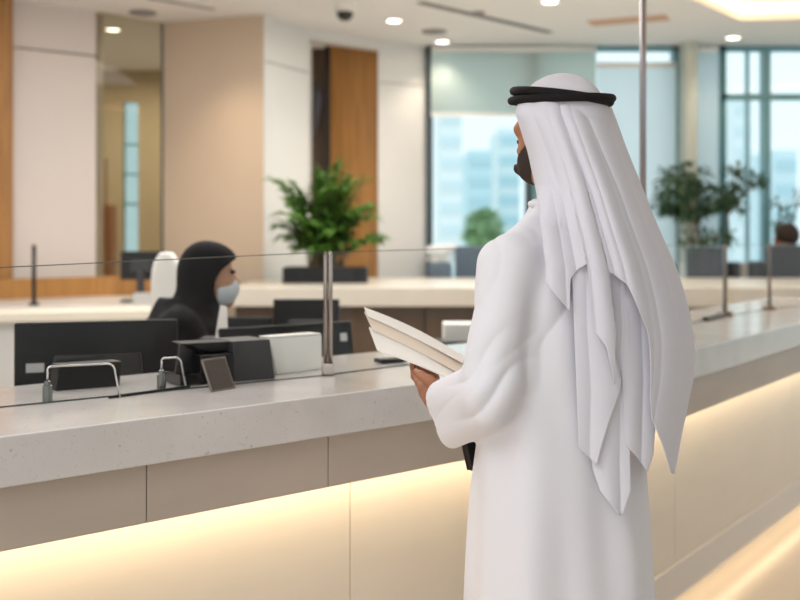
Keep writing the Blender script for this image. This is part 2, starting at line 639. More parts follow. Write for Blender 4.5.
vwall('wall_right_pier', (wx(677), WY - 0.3), (wx(688), WY - 0.3), 0, CZ, 0.3, mat('sage_pier', (196, 200, 190), 0.7))
window(5, wx(688), wx(721), edge=0.03)
window(6, wx(719), wx(960), mull=((wx(747), 0.015), (wx(765), 0.07), (wx(830), 0.07), (wx(895), 0.07)), bars=((H + 137.5 * WY / FPX, 0.05),), edge=0.05)
struct(G().box((wx(660), WY, 0.07), wx(960) - wx(426), 0.2, 0.14).obj('trim_8', WALLW))

side_pane = struct(G().box((6.05, 5.6, CZ / 2), 0.02, 8.4, CZ).obj('window_7', glass_mat('side_glass', (0.95, 0.985, 0.99), 0.4)))
g = G()
for yy in (1.45, 3.5, 5.6, 7.7, 9.75):
    g.box((6.0, yy, CZ / 2), 0.1, 0.06, CZ)
for z in (0.04, 2.25, CZ - 0.03):
    g.box((6.0, 5.6, z), 0.09, 8.4, 0.06)
g.obj('window_frame', TEAL, side_pane)
def blind(px0, px1, py0, py1, m, label):
    a = at(px0, py0, WY - 0.12); b = at(px1, py1, WY - 0.12)
    r = empty('roller_blind', (a.x, a.y, min(a.z, CZ - 0.06)), label, 'blind', 'roller blinds at the lounge windows')
    top_z = min(a.z, CZ - 0.05)
    G().box(((a.x + b.x) / 2, a.y, (top_z + b.z) / 2), b.x - a.x, 0.006, top_z - b.z).obj('blind_cloth', m, r)
    G().tube([(a.x, a.y, top_z + 0.01), (b.x, a.y, top_z + 0.01)], 0.025, 10).obj('roller_tube', WHITEP, r, smooth=True)
    G().box(((a.x + b.x) / 2, a.y, b.z), b.x - a.x, 0.02, 0.03).obj('bottom_rail', WHITEP, r)
blind(431, 596, 46, 115, BLINDG, 'grey roller blind half lowered over the window left of the standing man')
blind(597, 676, 66, 262, mat('aqua_blind', (246, 250, 252), 0.8, trans=0.86), 'pale roller blind fully lowered right of the man\'s head, bright glass strip above it')
blind(689, 718, 46, 262, BLINDW, 'white roller blind fully lowered between the sage pier and the tall mullion')

# outside
struct(G().box((0, 120, -14.1), 400, 218, 0.2).obj('ground', mat('outside_ground', (190, 200, 196), 0.9)))
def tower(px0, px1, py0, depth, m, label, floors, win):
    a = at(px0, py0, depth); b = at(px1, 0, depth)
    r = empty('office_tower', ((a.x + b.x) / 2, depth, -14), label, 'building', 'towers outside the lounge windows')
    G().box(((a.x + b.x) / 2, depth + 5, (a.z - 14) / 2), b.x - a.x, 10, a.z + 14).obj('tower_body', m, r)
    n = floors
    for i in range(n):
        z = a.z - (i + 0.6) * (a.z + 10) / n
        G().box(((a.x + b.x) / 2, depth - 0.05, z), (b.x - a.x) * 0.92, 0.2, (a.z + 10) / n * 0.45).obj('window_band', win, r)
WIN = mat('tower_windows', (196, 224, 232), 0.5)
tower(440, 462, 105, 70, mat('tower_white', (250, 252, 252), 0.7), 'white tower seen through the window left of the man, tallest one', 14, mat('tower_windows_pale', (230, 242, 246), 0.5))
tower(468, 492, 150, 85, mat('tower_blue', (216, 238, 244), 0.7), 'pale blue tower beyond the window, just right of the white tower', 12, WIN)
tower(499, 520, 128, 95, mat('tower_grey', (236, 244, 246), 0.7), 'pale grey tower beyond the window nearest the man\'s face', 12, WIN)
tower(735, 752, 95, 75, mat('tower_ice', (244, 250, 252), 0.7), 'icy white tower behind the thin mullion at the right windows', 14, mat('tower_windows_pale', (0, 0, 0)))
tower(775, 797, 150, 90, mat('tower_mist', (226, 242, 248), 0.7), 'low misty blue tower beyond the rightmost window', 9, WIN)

# ------------------------------------------------------------------ reception counter
CT = H - 0.3876               # height of the counter top
BND = Vector((0.995, 3.761))
def cpos(s, off):
    if abs(s) < 1e-6:
        nb = (n1 + n2)
        m = nb / (1 + n1.dot(n2))
        return BND + m * off
    return BND + (d1 * s + n1 * off if s < 0 else d2 * s + n2 * off)
def strip(s0, s1, o0, o1):
    ss = [s0] + ([0] if s0 < 0 < s1 else []) + [s1]
    return [cpos(s, o0) for s in ss] + [cpos(s, o1) for s in reversed(ss)]
SL, SR = -3.82, 3.4
counter = empty('reception_counter', (BND.x, BND.y, 0), 'long stone topped reception counter bending behind the standing man', 'counter')
G().prism(strip(SL, SR, 0, 0.68), CT - 0.1, CT).obj('countertop', STONE, counter, bevel=0.004)
seams = [-3.567, -3.067, -2.567, -2.068, -1.569, -1.07, -0.57, 0.0, 1.9, SR]
for a, b in zip([SL] + seams[:-1], seams):
    G().prism(strip(a + 0.0015, b - 0.0015, 0.025, 0.05), CT - 0.229, CT - 0.101).obj('fascia_panel', FASCIA, counter, bevel=0.001)
G().prism(strip(SL, SR, 0.05, 0.22), CT - 0.22, CT - 0.101).obj('fascia_backing', DARKGAP, counter)
ls = [-2.634, -1.377, 0.283, 1.9, SR]
for a, b in zip([SL] + ls[:-1], ls):
    G().prism(strip(a + 0.0015, b - 0.0015, 0.17, 0.2), 0.235, CT - 0.222).obj('lower_panel', LOWER, counter, bevel=0.001)
G().prism(strip(SL, SR, 0.2, 0.5), 0.11, CT - 0.105).obj('carcass', DARKGAP, counter)
G().prism(strip(SL, SR, 0.155, 0.2), 0.11, 0.234).obj('plinth', mat('plinth_stone', (214, 206, 200), 0.35), counter, bevel=0.002)
G().prism(strip(SL, SR, 0.26, 0.5), 0.0, 0.11).obj('toe_kick', LOWER, counter)
def led_line(s0, s1, off, z, w, power, tilt=0.0):
    a, b = cpos(s0, off), cpos(s1, off)
    if s0 == 0.0: a = BND + n2 * off
    if s1 == 0.0: b = BND + n1 * off
    d = b - a
    o = area('counter_led', ((a.x + b.x) / 2, (a.y + b.y) / 2, z), d.length, power, (1, 0.78, 0.5), (tilt, 0, math.atan2(d.y, d.x)), sy=w)
    return o
led_line(SL, 0.0, 0.095, CT - 0.224, 0.02, 7.0, 0.35)
led_line(0.0, SR, 0.095, CT - 0.224, 0.02, 5.0, 0.35)
led_line(SL, 0.0, 0.21, 0.105, 0.02, 2.5)
led_line(0.0, SR, 0.21, 0.105, 0.02, 2.2)

# ------------------------------------------------------------------ glass screen, posts
GH = 0.338
gp0 = Vector((-0.898, 2.493)); gp1 = Vector((-0.199, 3.069))
dl = (gp1 - gp0)
gpl = gp0 - dl * 0.5
gT = Vector((0.947, 4.33)); gR1 = Vector((1.555, 5.316)); gR2 = Vector((1.914, 5.757))
gR3 = gR2 + (gR2 - gR1) * 1.6
def glass_panel(a, b, ha, hb, label, g0=0.012, g1=0.012, z=None):
    z = CT + 0.001
    d = (b - a).normalized()
    a = a + d * g0; b = b - d * g1
    n = Vector((-d.y, d.x, 0)) * 0.01
    q = [Vector((a.x, a.y, z)) - n / 2, Vector((b.x, b.y, z)) - n / 2, Vector((b.x, b.y, z + hb)) - n / 2, Vector((a.x, a.y, z + ha)) - n / 2]
    o = G().slab(q, n).obj('glass_screen', GLASS, origin=(a.x, a.y, z))
    tag(o, label, 'glass screen', 'glass screens on the reception counter')
    top = [q[3], q[2]]
    G().slab([top[0] + Vector((0, 0, .0002)), top[1] + Vector((0, 0, .0002)), top[1] + Vector((0, 0, .0022)), top[0] + Vector((0, 0, .0022))], n).obj('polished_edge', GEDGE, o)
    G().slab([q[0] + Vector((0, 0, 0.0)) - n * .02, q[1] - n * .02, q[1] + Vector((0, 0, .0015)) - n * .02, q[0] + Vector((0, 0, .0015)) - n * .02], n * 1.04).obj('lower_edge', GEDGE, o)
    return o
glass_panel(gpl, gp1, 0.30, GH, 'clear glass screen left of the steel post, in front of the seated woman')
glass_panel(gp1, gT, GH, 0.352, 'clear glass screen running from the steel post behind the standing man')
glass_panel(gT, gR1, 0.345, 0.336, 'clear glass screen just right of the standing man', 0.02)
glass_panel(gR1, gR2, 0.336, 0.336, 'narrow clear glass screen between the two small far posts')
glass_panel(gR2, gR3, 0.336, 0.336, 'clear glass screen beyond the rightmost small post')

def post(p, h, r, label, twin=False, m=STEEL, base_r=0.018, z0=None):
    z0 = CT if z0 is None else z0
    o = empty('screen_post', (p.x, p.y, z0), label, 'post', 'posts of the glass screens')
    if twin:
        for sx in (-1, 1):
            c = p + Vector((sx * 0.0066, 0))
            G().lathe((c.x, c.y, z0), [(0.0062, 0.0), (0.0062, h - 0.01), (0.0045, h - 0.003), (0.002, h)], 14).obj('post_tube', m, o, smooth=True)
        G().box((p.x, p.y, z0 + 0.018), 0.034, 0.026, 0.032).obj('base_clamp', m, o, bevel=0.003)
    else:
        G().lathe((p.x, p.y, z0), [(r, 0.0), (r, h - 0.006), (r * 0.6, h)], 16).obj('post_tube', m, o, smooth=True)
        G().lathe((p.x, p.y, z0), [(base_r, 0.0), (base_r, 0.014), (base_r * 0.8, 0.02), (r, 0.024)], 16).obj('base_disc', m, o, smooth=True)
    return o
post(gp1, GH + 0.004, 0.012, 'polished steel twin tube post between the glass screens by the white box', True)
post(gR1, 0.345, 0.010, 'dark slim screen post right of the man with a wide foot', m=mat('bronze_steel', (120, 110, 104), 0.3, metal=0.9), base_r=0.04)
post(gR2, 0.345, 0.009, 'small dark screen post nearest the right edge of the counter', m=MATS['bronze_steel'], base_r=0.035)
tall = empty('tall_post', (gT.x, gT.y, CT), 'tall steel post rising from counter to ceiling behind the man', 'post')
G().lathe((gT.x, gT.y, CT), [(0.013, 0.0), (0.013, CZ - CT)], 16).obj('post_tube', mat('satin_steel', (160, 154, 156), 0.3, metal=0.9), tall, smooth=True)
G().lathe((gT.x, gT.y, CT), [(0.03, 0.0), (0.03, 0.02), (0.015, 0.028)], 16).obj('base_disc', STEEL, tall, smooth=True)
# low dark rail lying at the foot of the right screens
ra = gT + (gR1 - gT) * 0.72; rb = gT + (gR1 - gT) * 0.96
rl = G().slab([(ra.x, ra.y - 0.05, CT + 0.001), (rb.x, rb.y - 0.05, CT + 0.001), (rb.x, rb.y - 0.05, CT + 0.016), (ra.x, ra.y - 0.05, CT + 0.016)], (-0.02, 0.022, 0)).obj('foot_rail', BLACK, bevel=0.002)
tag(rl, 'short black rail lying on the counter at the foot of the right glass screen', 'rail')

# ------------------------------------------------------------------ things on and behind the counter
def onC(px, py):
    """point of the counter top seen at that place"""
    return at(px, py, FPX * (H - CT) / (py - 235))
gd = dl.normalized()
gd3 = Vector((gd.x, gd.y, 0)); gn3 = Vector((-gd.y, gd.x, 0))
def wire_stand(px0, py0, px1, py1, hgt, label):
    a = onC(px0, py0); b = onC(px1, py1)
    r = empty('wire_stand', a, label, 'stand', 'bent wire stands at the glass foot')
    G().lathe(a, [(0.0115, 0), (0.0115, 0.038), (0.009, 0.04), (0.007, 0.048), (0.003, 0.05)], 18).obj('clamp', mat('clear_clamp', (120, 124, 120), 0.1, metal=0.7), r)
    w = (b - a); L = w.length; w.normalize()
    up = Vector((0, 0, 1))
    pts = [a + up * 0.045, a + up * (hgt - 0.008)]
    for k in range(6):
        t = k / 5 * PI / 2
        pts.append(a + up * (hgt - 0.008 + 0.008 * math.sin(t)) + w * (0.008 - 0.008 * math.cos(t)))
    e = 0.018
    for k in range(7):
        t = k / 6 * PI / 2
        pts.append(a + w * (L - 0.012 - e + e * math.sin(t)) + up * (hgt - e + e * math.cos(t)))
    pts.append(b + up * 0.001)
    G().tube(pts, 0.0024, 8).obj('bent_rod', CHROME, r, smooth=True)
    return r
wire_stand(47.5, 402, 120, 397.5, 0.082, 'chrome bent wire stand with clamp, left one in front of the wide monitor')
wire_stand(161.5, 389.5, 186, 387.5, 0.078, 'smaller chrome bent wire stand with clamp beside the black document holder')
a, b = onC(108, 399), onC(184, 389)
n = Vector((0.012, 0.028, 0))
tr = G().slab([a, b, b + Vector((0, 0, 0.007)), a + Vector((0, 0, 0.007))], n).obj('black_tray', BLACK, origin=a, bevel=0.0015)
tag(tr, 'flat black tray strip lying between the two bent wire stands', 'tray')
# black box behind the first wire stand
a, b = onC(52, 393), onC(117, 388)
a += Vector((0.0, 0.03, 0.001)); b += Vector((0.0, 0.03, 0.001))
bx = G().slab([a, b, b + Vector((0, 0.02, 0.062)), a + Vector((0, 0.02, 0.062))], (-0.03, 0.04, 0)).obj('card_box', BLACK, origin=a, bevel=0.003)
tag(bx, 'low black box on the counter framed by the left wire stand', 'box')

# small tilted display in front of the glass
a, b = onC(212, 392.5), onC(236, 388.5)
r = empty('tablet_display', a, 'small dark tilted tablet display standing in front of the glass', 'tablet')
w = (b - a)
upv = Vector((-0.032, 0.035, 0.078))
nn = w.cross(upv).normalized() * -0.006
G().slab([a, b, b + upv, a + upv], nn).obj('tablet_body', mat('tablet_frame', (120, 114, 108), 0.35, metal=0.6), r, bevel=0.002)
c0 = a + w * 0.07 + upv * 0.06 - nn * 0.15; 
G().slab([c0, c0 + w * 0.86, c0 + w * 0.86 + upv * 0.88, c0 + upv * 0.88], nn * 0.1).obj('screen', mat('bronze_screen', (72, 66, 62), 0.25), r)
G().slab([a + w * 0.1 + upv * 0.02 + nn * 1.1, b - w * 0.1 + upv * 0.02 + nn * 1.1, b - w * 0.1 + upv * 0.5 + nn * 1.1, a + w * 0.1 + upv * 0.5 + nn * 1.1], nn * 0.4).obj('rear_panel', BLACK, r)
G().slab([a + w * 0.2 + Vector((0, 0.012, 0.001)), a + w * 0.8 + Vector((0, 0.012, 0.001)), a + w * 0.8 + Vector((0, 0.012, 0.005)), a + w * 0.2 + Vector((0, 0.012, 0.005))], (-0.02, 0.05, 0)).obj('stand_foot', BLACK, r)

# black document holder / printer housing
a, b = onC(203, 386), onC(273, 380)
a += Vector((0, 0.025, 0)); b += Vector((0, 0.025, 0))
r = empty('document_holder', a, 'black angular document holder between tablet display and white box', 'holder')
w = (b - a); W = w.length; w = w.normalized()
bk = Vector((-w.y, w.x, 0))
hz = Vector((0, 0, 0.108))
p0 = a + w * 0.085
G().slab([p0, b + w * 0.004, b - w * 0.012 + hz, p0 - w * 0.004 + hz], bk * 0.12).obj('right_block', BLACK2, r, bevel=0.004)
G().slab([a - w * 0.012, p0, p0 + hz * 0.7, a - w * 0.012 + hz * 0.7], bk * 0.1).obj('lower_block', BLACK, r, bevel=0.003)
q0 = a - w * 0.068
G().slab([q0 + hz * 0.25 + bk * 0.03, q0 + w * 0.085 + hz * 0.25 + bk * 0.06, q0 + w * 0.092 + hz * 0.99 + bk * 0.07, q0 + hz * 0.99 + w * 0.014 + bk * 0.03], bk * 0.012).obj('slanted_panel', BLACK2, r, bevel=0.002)
G().slab([q0 + hz * 0.02, q0 + w * 0.09 + hz * 0.02, q0 + w * 0.09 + hz * 0.28, q0 + hz * 0.28], bk * 0.1).obj('left_block', GLOSSB, r, bevel=0.002)
G().slab([q0 + w * 0.09 + hz * 0.72 + bk * .03, p0 + hz * 0.72 + bk * .03, p0 + hz * 0.98 + bk * .03, q0 + w * 0.02 + hz * 0.99 + bk * .03], bk * 0.08).obj('hood', BLACK, r, bevel=0.004)

# white box
a, b = onC(275, 376.5), onC(320, 371)
a += Vector((0, 0.04, 0)); b += Vector((0, 0.04, 0))
w = (b - a).normalized(); bk = Vector((-w.y, w.x, 0))
wb = empty('white_box', a, 'white upright box with slanted side, left of the steel post', 'box')
G().slab([a, b + w * .004, b + w * .004 + Vector((0, 0, 0.100)), a - w * 0.023 + Vector((0, 0, 0.102))], bk * 0.05).obj('box_body', WHITEP, wb, bevel=0.003)
G().slab([a - w * 0.023 + Vector((0, 0, 0.1025)), b + Vector((0, 0, 0.1005)), b + Vector((0, 0, 0.105)), a - w * 0.023 + Vector((0, 0, 0.107))], bk * 0.05).obj('box_lid', WHITEP, wb, bevel=0.002)

# staff desk below the counter
desk = empty('staff_desk', (-0.9, 3.6, 0), 'long pale staff desk behind the reception counter', 'desk')
DZ = 0.76
G().prism(strip(SL, -0.17, 0.72, 1.16), DZ - 0.035, DZ).obj('desk_top', mat('desk_white', (214, 208, 198), 0.4), desk, bevel=0.003)
for s in (SL + 0.2, -2.32, -1.22, -0.32):
    G().prism([cpos(s, 0.75), cpos(s + 0.04, 0.75), cpos(s + 0.04, 1.1), cpos(s, 1.1)], 0, DZ - 0.035).obj('leg', WHITEP, desk)

def monitor(p, wdt, hgt, heading, label, tilt=0.08, zdesk=DZ, up=0.12, sticker=False, slot=False):
    """seen from behind; heading = direction its back faces (plan vector)"""
    r = empty('monitor', (p.x, p.y, zdesk), label, 'monitor', 'monitors behind the counter')
    h = Vector((heading[0], heading[1], 0)).normalized()
    sx = Vector((-h.y, h.x, 0))
    upv = (Vector((0, 0, 1)) - h * tilt).normalized()
    c = Vector((p.x, p.y, zdesk + up))
    bl = c - sx * wdt / 2
    q = [bl, bl + sx * wdt, bl + sx * wdt + upv * hgt, bl + upv * hgt]
    nn = sx.cross(upv).normalized()
    if nn.dot(h) < 0: nn = -nn
    q2 = [v - nn * 0.03 for v in q]
    shell = G().slab(q2, nn * 0.03).obj('shell', BLACK, r, bevel=0.006)
    s0 = [v - nn * 0.0312 for v in (q[0] + (q[2] - q[0]) * .03, q[1] + (q[3] - q[1]) * .03, q[2] + (q[0] - q[2]) * .03, q[3] + (q[1] - q[3]) * .03)]
    G().slab(s0, nn * 0.001).obj('screen', GLOSSB, r)
    m0 = c + upv * hgt * 0.2
    G().slab([m0 - sx * wdt * .3, m0 + sx * wdt * .3, m0 + sx * wdt * .27 + upv * hgt * .5, m0 - sx * wdt * .27 + upv * hgt * .5], nn * 0.022).obj('rear_cover', GLOSSB, r, bevel=0.008)
    m1 = c + upv * hgt * 0.4 + nn * 0.02
    G().box(m1 + nn * 0.012 + Vector((0, 0, -(m1.z - zdesk) / 2)), 0.05, 0.025, m1.z - zdesk, rz=math.atan2(sx.y, sx.x)).obj('stand_neck', BLACK2, r, bevel=0.003)
    G().box(Vector((p.x, p.y, zdesk + 0.008)) + h * 0.02, 0.24, 0.18, 0.014, rz=math.atan2(sx.y, sx.x)).obj('stand_foot', BLACK2, r, bevel=0.003)
    return shell, c, sx, upv, nn, wdt, hgt

def patch(r, c, sx, upv, nn, u, v, w, h, m, name):
    p = c + sx * u + upv * v + nn * 0.001
    return G().slab([p, p + sx * w, p + sx * w + upv * h, p + upv * h], nn * 0.0012).obj(name, m, r)

# wide monitor at far left; its back faces the counter front
hd = (0.30, -0.95)
p = at(98, 320, 3.25)
r, c, sx, upv, nn, ww, hh = monitor(Vector((p.x, p.y)), 0.465, 0.315, hd, 'wide black monitor at far left with a white sticker on its back', up=p.z - 0.315 - DZ - 0.003)
patch(r, c, sx, upv, nn, -0.20, 0.17, 0.05, 0.026, mat('sticker', (176, 174, 172), 0.6), 'sticker')
g = G()
for k in range(9):
    q = c + sx * (-0.055 + k * 0.009) + upv * (0.192 + 0.004 * math.cos((k - 4) * 0.7)) + nn * 0.023
    g.box(q, 0.005, 0.004, 0.014, rz=math.atan2(sx.y, sx.x))
g.obj('vent', mat('vent_grey', (66, 62, 60), 0.5), r)
# monitor right, seen at an angle behind the post
p = at(296, 324, 3.72)
r, c, sx, upv, nn, ww, hh = monitor(Vector((p.x, p.y)), 0.52, 0.27, (0.62, -0.78), 'black monitor behind the steel post with a square white sticker', up=p.z - 0.27 - DZ, tilt=0.16)
patch(r, c, sx, upv, nn, 0.205, 0.20, 0.028, 0.028, mat('sticker2', (214, 216, 216), 0.6), 'sticker')
p = at(306, 299, 4.85)
monitor(Vector((p.x, p.y)), 0.29, 0.3, (0.02, -1), 'tall black monitor farther back, above the monitor behind the post', up=p.z - 0.3 - DZ)
p = at(247, 317, 4.8)
monitor(Vector((p.x, p.y)), 0.21, 0.2, (-0.1, -1), 'small dark grey monitor right beside the seated woman', up=p.z - 0.2 - DZ)
desk2 = empty('work_table', (-0.5, 4.6, 0), 'plain work table behind the seated woman carrying the two rear monitors', 'table')
G().box((-0.5, 4.86, DZ - 0.02), 1.1, 0.42, 0.035).obj('desk_top', MATS['desk_white'], desk2, bevel=0.003)
for x in (-1.0, 0.0):
    for y in (4.69, 5.03):
        G().box((x, y, (DZ - 0.04) / 2), 0.04, 0.04, DZ - 0.04).obj('leg', WHITEP, desk2)

# white device and black keyboard seen between the papers and the sleeve
p = at(458, 352, 4.4)
b2 = empty('side_table', (p.x + 0.02, p.y + 0.2, 0), 'low white cabinet behind counter, beside the man\'s sleeve', 'cabinet')
G().box((p.x + 0.05, p.y + 0.24, (p.z - 0.004) / 2), 0.38, 0.3, p.z - 0.004).obj('cabinet_body', MATS['desk_white'], b2, bevel=0.004)
G().box((p.x + 0.05, p.y + 0.24, p.z - 0.002), 0.4, 0.32, 0.004).obj('cabinet_top', WHITEP, b2)
pr = empty('printer', (p.x + 0.05, p.y + 0.24, p.z), 'white desk printer with black tray left of the man\'s arm', 'printer')
G().box((p.x + 0.05, p.y + 0.25, p.z + 0.06), 0.2, 0.16, 0.075).obj('printer_body', WHITEP, pr, bevel=0.006)
G().box((p.x + 0.04, p.y + 0.22, p.z + 0.011), 0.24, 0.24, 0.022).obj('printer_tray', BLACK, pr, bevel=0.002)
a = onC(379, 362.5)
kb = G().box((a.x + 0.035, a.y, CT + 0.008), 0.09, 0.05, 0.012, rz=0.5).obj('stapler', BLACK, origin=(a.x, a.y, CT), bevel=0.003)
tag(kb, 'small black stapler on the counter behind the held papers', 'stapler')

# ------------------------------------------------------------------ back counters
bc = empty('back_counter', (0.6, 7.2, 0), 'long pale back counter with dark brown front across the room', 'counter')
BT = 1.1
G().prism([(-1.1, 7.15), (3.25, 7.15), (3.25, 8.85), (-0.66, 8.85), (-0.96, 8.28), (-1.1, 8.22)], BT - 0.12, BT).obj('countertop', mat('pale_stone', (216, 208, 196), 0.3, noise=0.03), bc, bevel=0.005)
for i in range(4):
    G().box((-1.08 + i * 0.62 + 0.31, 7.27, (BT - 0.12) / 2), 0.61, 0.04, BT - 0.125).obj('front_panel', WOODD, bc, bevel=0.002)
G().box((2.3, 7.22, (BT - 0.12) / 2), 1.88, 0.04, BT - 0.125).obj('beige_panel', FASCIA, bc)
G().box((1.15, 7.78, (BT - 0.12) / 2), 4.1, 0.9, BT - 0.125).obj('carcass', DARKGAP, bc)

wc = empty('white_partition', (-2.2, 5.8, 0), 'white waist-high partition counter behind the wide monitor', 'counter')
a = plan(-60, 5.7); b = plan(158, 6.05)
d = (b - a).normalized(); nb = Vector((-d.y, d.x))
zt = H - 78 * 5.8 / FPX
G().prism([a, b, b + nb * 0.35, a + nb * 0.35], zt - 0.05, zt).obj('countertop', mat('cream_top', (232, 222, 206), 0.4), wc, bevel=0.004)
G().prism([a + nb * 0.03, b + nb * 0.03, b + nb * 0.3, a + nb * 0.3], 0, zt - 0.05).obj('front_panel', mat('cool_white', (206, 204, 202), 0.5), wc)

lc = empty('left_desk', (-2.6, 8, 0), 'white topped desk with oak upstand below the white wall at left', 'desk')
LZ = 1.0
G().prism([plan(-40, 6.75), plan(220, 7.0), plan(220, 8.2), plan(90, 8.05), plan(-40, 7.45)], LZ - 0.05, LZ).obj('desk_top', mat('desk_pale', (222, 214, 208), 0.35), lc, bevel=0.004)
a = plan(-40, 7.36); b = plan(92, 7.98); e = plan(166, 8.3)
G().prism([a, b, e, e + Vector((0, .03)), b + Vector((0, .03)), a + Vector((0, .03))], LZ, LZ + 0.14).obj('oak_upstand', WOOD, lc)
G().prism([plan(-38, 6.85), plan(218, 7.1), plan(218, 8.1), plan(90, 7.95), plan(-38, 7.3)], 0, LZ - 0.05).obj('desk_body', mat('desk_dark', (92, 82, 74), 0.7), lc)  # dark grey-brown desk body
pl = plan(34, 6.95)
fp = empty('screen_post', (pl.x, pl.y, LZ), 'thin dark pole standing on the desk at far left', 'post')
G().lathe((pl.x, pl.y, LZ), [(0.014, 0), (0.014, H - (245 - 235) * 6.95 / FPX - LZ)], 12).obj('post_tube', DSTEEL, fp, smooth=True)
G().lathe((pl.x, pl.y, LZ), [(0.035, 0), (0.035, 0.012), (0.014, 0.02)], 12).obj('base_disc', DSTEEL, fp, smooth=True)
# far monitor on that desk
p = at(141, 251, 7.35)
monitor(Vector((p.x, p.y)), 0.27, 0.19, (0.1, -1), 'far black monitor on the oak backed desk, below the narrow blue window', zdesk=LZ, up=max(0.02, p.z - 0.19 - LZ))
p = plan(150, 6.98)
bs = G().box((p.x + 0.02, p.y + 0.1, LZ + 0.035), 0.28, 0.12, 0.07).obj('file_box', mat('grey_white', (196, 194, 190), 0.5), origin=(p.x, p.y + 0.1, LZ), bevel=0.004)
tag(bs, 'small pale file box on the far desk under the far black monitor', 'box')

# white office chair behind the woman
cp = at(168, 304, 5.15)
ch = empty('office_chair', (cp.x, cp.y, 0), 'white rounded office chair left of the seated woman', 'chair')
rows = []
for i in range(13):
    t = i / 12
    z = 0.86 + t * 0.50
    wv = 0.072 * (1 - 0.15 * t) * (1 if t < 0.75 else math.sqrt(max(0.02, 1 - ((t - 0.75) / 0.26) ** 2)))
    rows.append((z, wv, -0.03 * t))
F = Field()
F.add(f_loft(cp.x, cp.y, (1, 0), (0, 1), [r_[0] for r_ in rows], [max(.02, r_[1]) + 0.01 for r_ in rows], [0.04] * 13, [r_[2] for r_ in rows]), 0.0)
V, Q = F.mesh(0.008)
mk('backrest', V, Q, WHITEP, ch, smooth=True)
G().box((cp.x, cp.y + 0.2, 0.5), 0.42, 0.42, 0.07).obj('seat', WHITEP, ch, bevel=0.02)
G().box((cp.x, cp.y, 0.68), 0.05, 0.02, 0.4).obj('back_support', DSTEEL, ch)
G().lathe((cp.x, cp.y + 0.2, 0.06), [(0.03, 0), (0.03, 0.41)], 12).obj('gas_stem', DSTEEL, ch, smooth=True)
for k in range(5):
    a_ = k / 5 * 2 * PI
    G().tube([(cp.x, cp.y + 0.2, 0.1), (cp.x + 0.27 * math.cos(a_), cp.y + 0.2 + 0.27 * math.sin(a_), 0.04)], [0.025, 0.018], 8).obj('leg', DSTEEL, ch, smooth=True)

# ------------------------------------------------------------------ seated woman
WD = 4.05
hc = at(208, 275, WD)
woman = Field()
fx, fy = 0.98, 0.199           # she looks to the right and a little away
FV = np.array([fx, fy, 0.0]); LV = np.array([-fy, fx, 0.0]); UV = np.array([0, 0, 1.0])
def wp(f_, l_, z_):
    return np.array(hc) + FV * f_ + LV * l_ + UV * z_
AX = [FV, LV, UV]
woman.add(f_ell(wp(-0.005, 0, 0.02), (0.092, 0.072, 0.095), AX))
woman.add(f_ell(wp(0.045, 0, -0.045), (0.055, 0.055, 0.075), AX), 0.03)
woman.add(f_cap(wp(0.09, 0, 0.0), wp(0.107, 0, -0.03), 0.008, 0.012), 0.015)
woman.add(f_cap(wp(0.086, 0.015, -0.062), wp(0.086, -0.015, -0.062), 0.01, 0.01), 0.01)
woman.add(f_ell(wp(0.07, 0, -0.098), (0.025, 0.028, 0.022), AX), 0.02)
woman.add(f_cap(wp(-0.01, 0, -0.06), wp(-0.03, 0, -0.2), 0.05, 0.055), 0.03)
woman.add(f_loft(wp(-0.1, 0, 0)[0], wp(-0.1, 0, 0)[1], FV[:2], LV[:2], [0.5, 0.7, 0.95, 1.08, hc.z - 0.12], [0.13, 0.12, 0.12, 0.11, 0.05], [0.17, 0.16, 0.17, 0.17, 0.06]), 0.05)
hz_ = 0.52 - hc.z
for sgn in (-1, 1):
    sh = wp(-0.1, sgn * 0.16, -0.19); el = wp(0.05, sgn * 0.2, -0.5); wr = wp(0.27, sgn * 0.1, -0.49)
    woman.add(f_cap(sh, el, 0.05, 0.04), 0.04)
    woman.add(f_cap(el, wr, 0.04, 0.027), 0.02)
    woman.add(f_cap(wr, wp(0.34, sgn * 0.08, -0.49), 0.026, 0.022), 0.01)
    for q in range(4):
        woman.add(f_cap(wp(0.34, sgn * (0.05 + q * 0.02), -0.49), wp(0.40 + 0.01 * (q in (1, 2)), sgn * (0.045 + q * 0.022), -0.51), 0.009, 0.007), 0.006)
    woman.add(f_cap(wp(0.31, sgn * 0.06, -0.49), wp(0.35, sgn * 0.02, -0.5), 0.011, 0.008), 0.008)
    hip = wp(-0.02, sgn * 0.09, hz_); kn = wp(0.4, sgn * 0.11, hz_ + 0.01); an = wp(0.42, sgn * 0.11, 0.1 - hc.z)
    woman.add(f_cap(hip, kn, 0.08, 0.06), 0.04)
    woman.add(f_cap(kn, an, 0.055, 0.04), 0.03)
    woman.add(f_cap(an, wp(0.55, sgn * 0.12, 0.05 - hc.z), 0.04, 0.035), 0.02)
V, Q = woman.mesh(0.007)
wbase = Vector((wp(0, 0, 0)[0], wp(0, 0, 0)[1], 0))
lady = mk('person', V, Q, mat('light_skin', (186, 140, 112), 0.55), origin=wbase, smooth=True)
tag(lady, 'person in black headscarf and black robe seated behind the counter facing right', 'person')
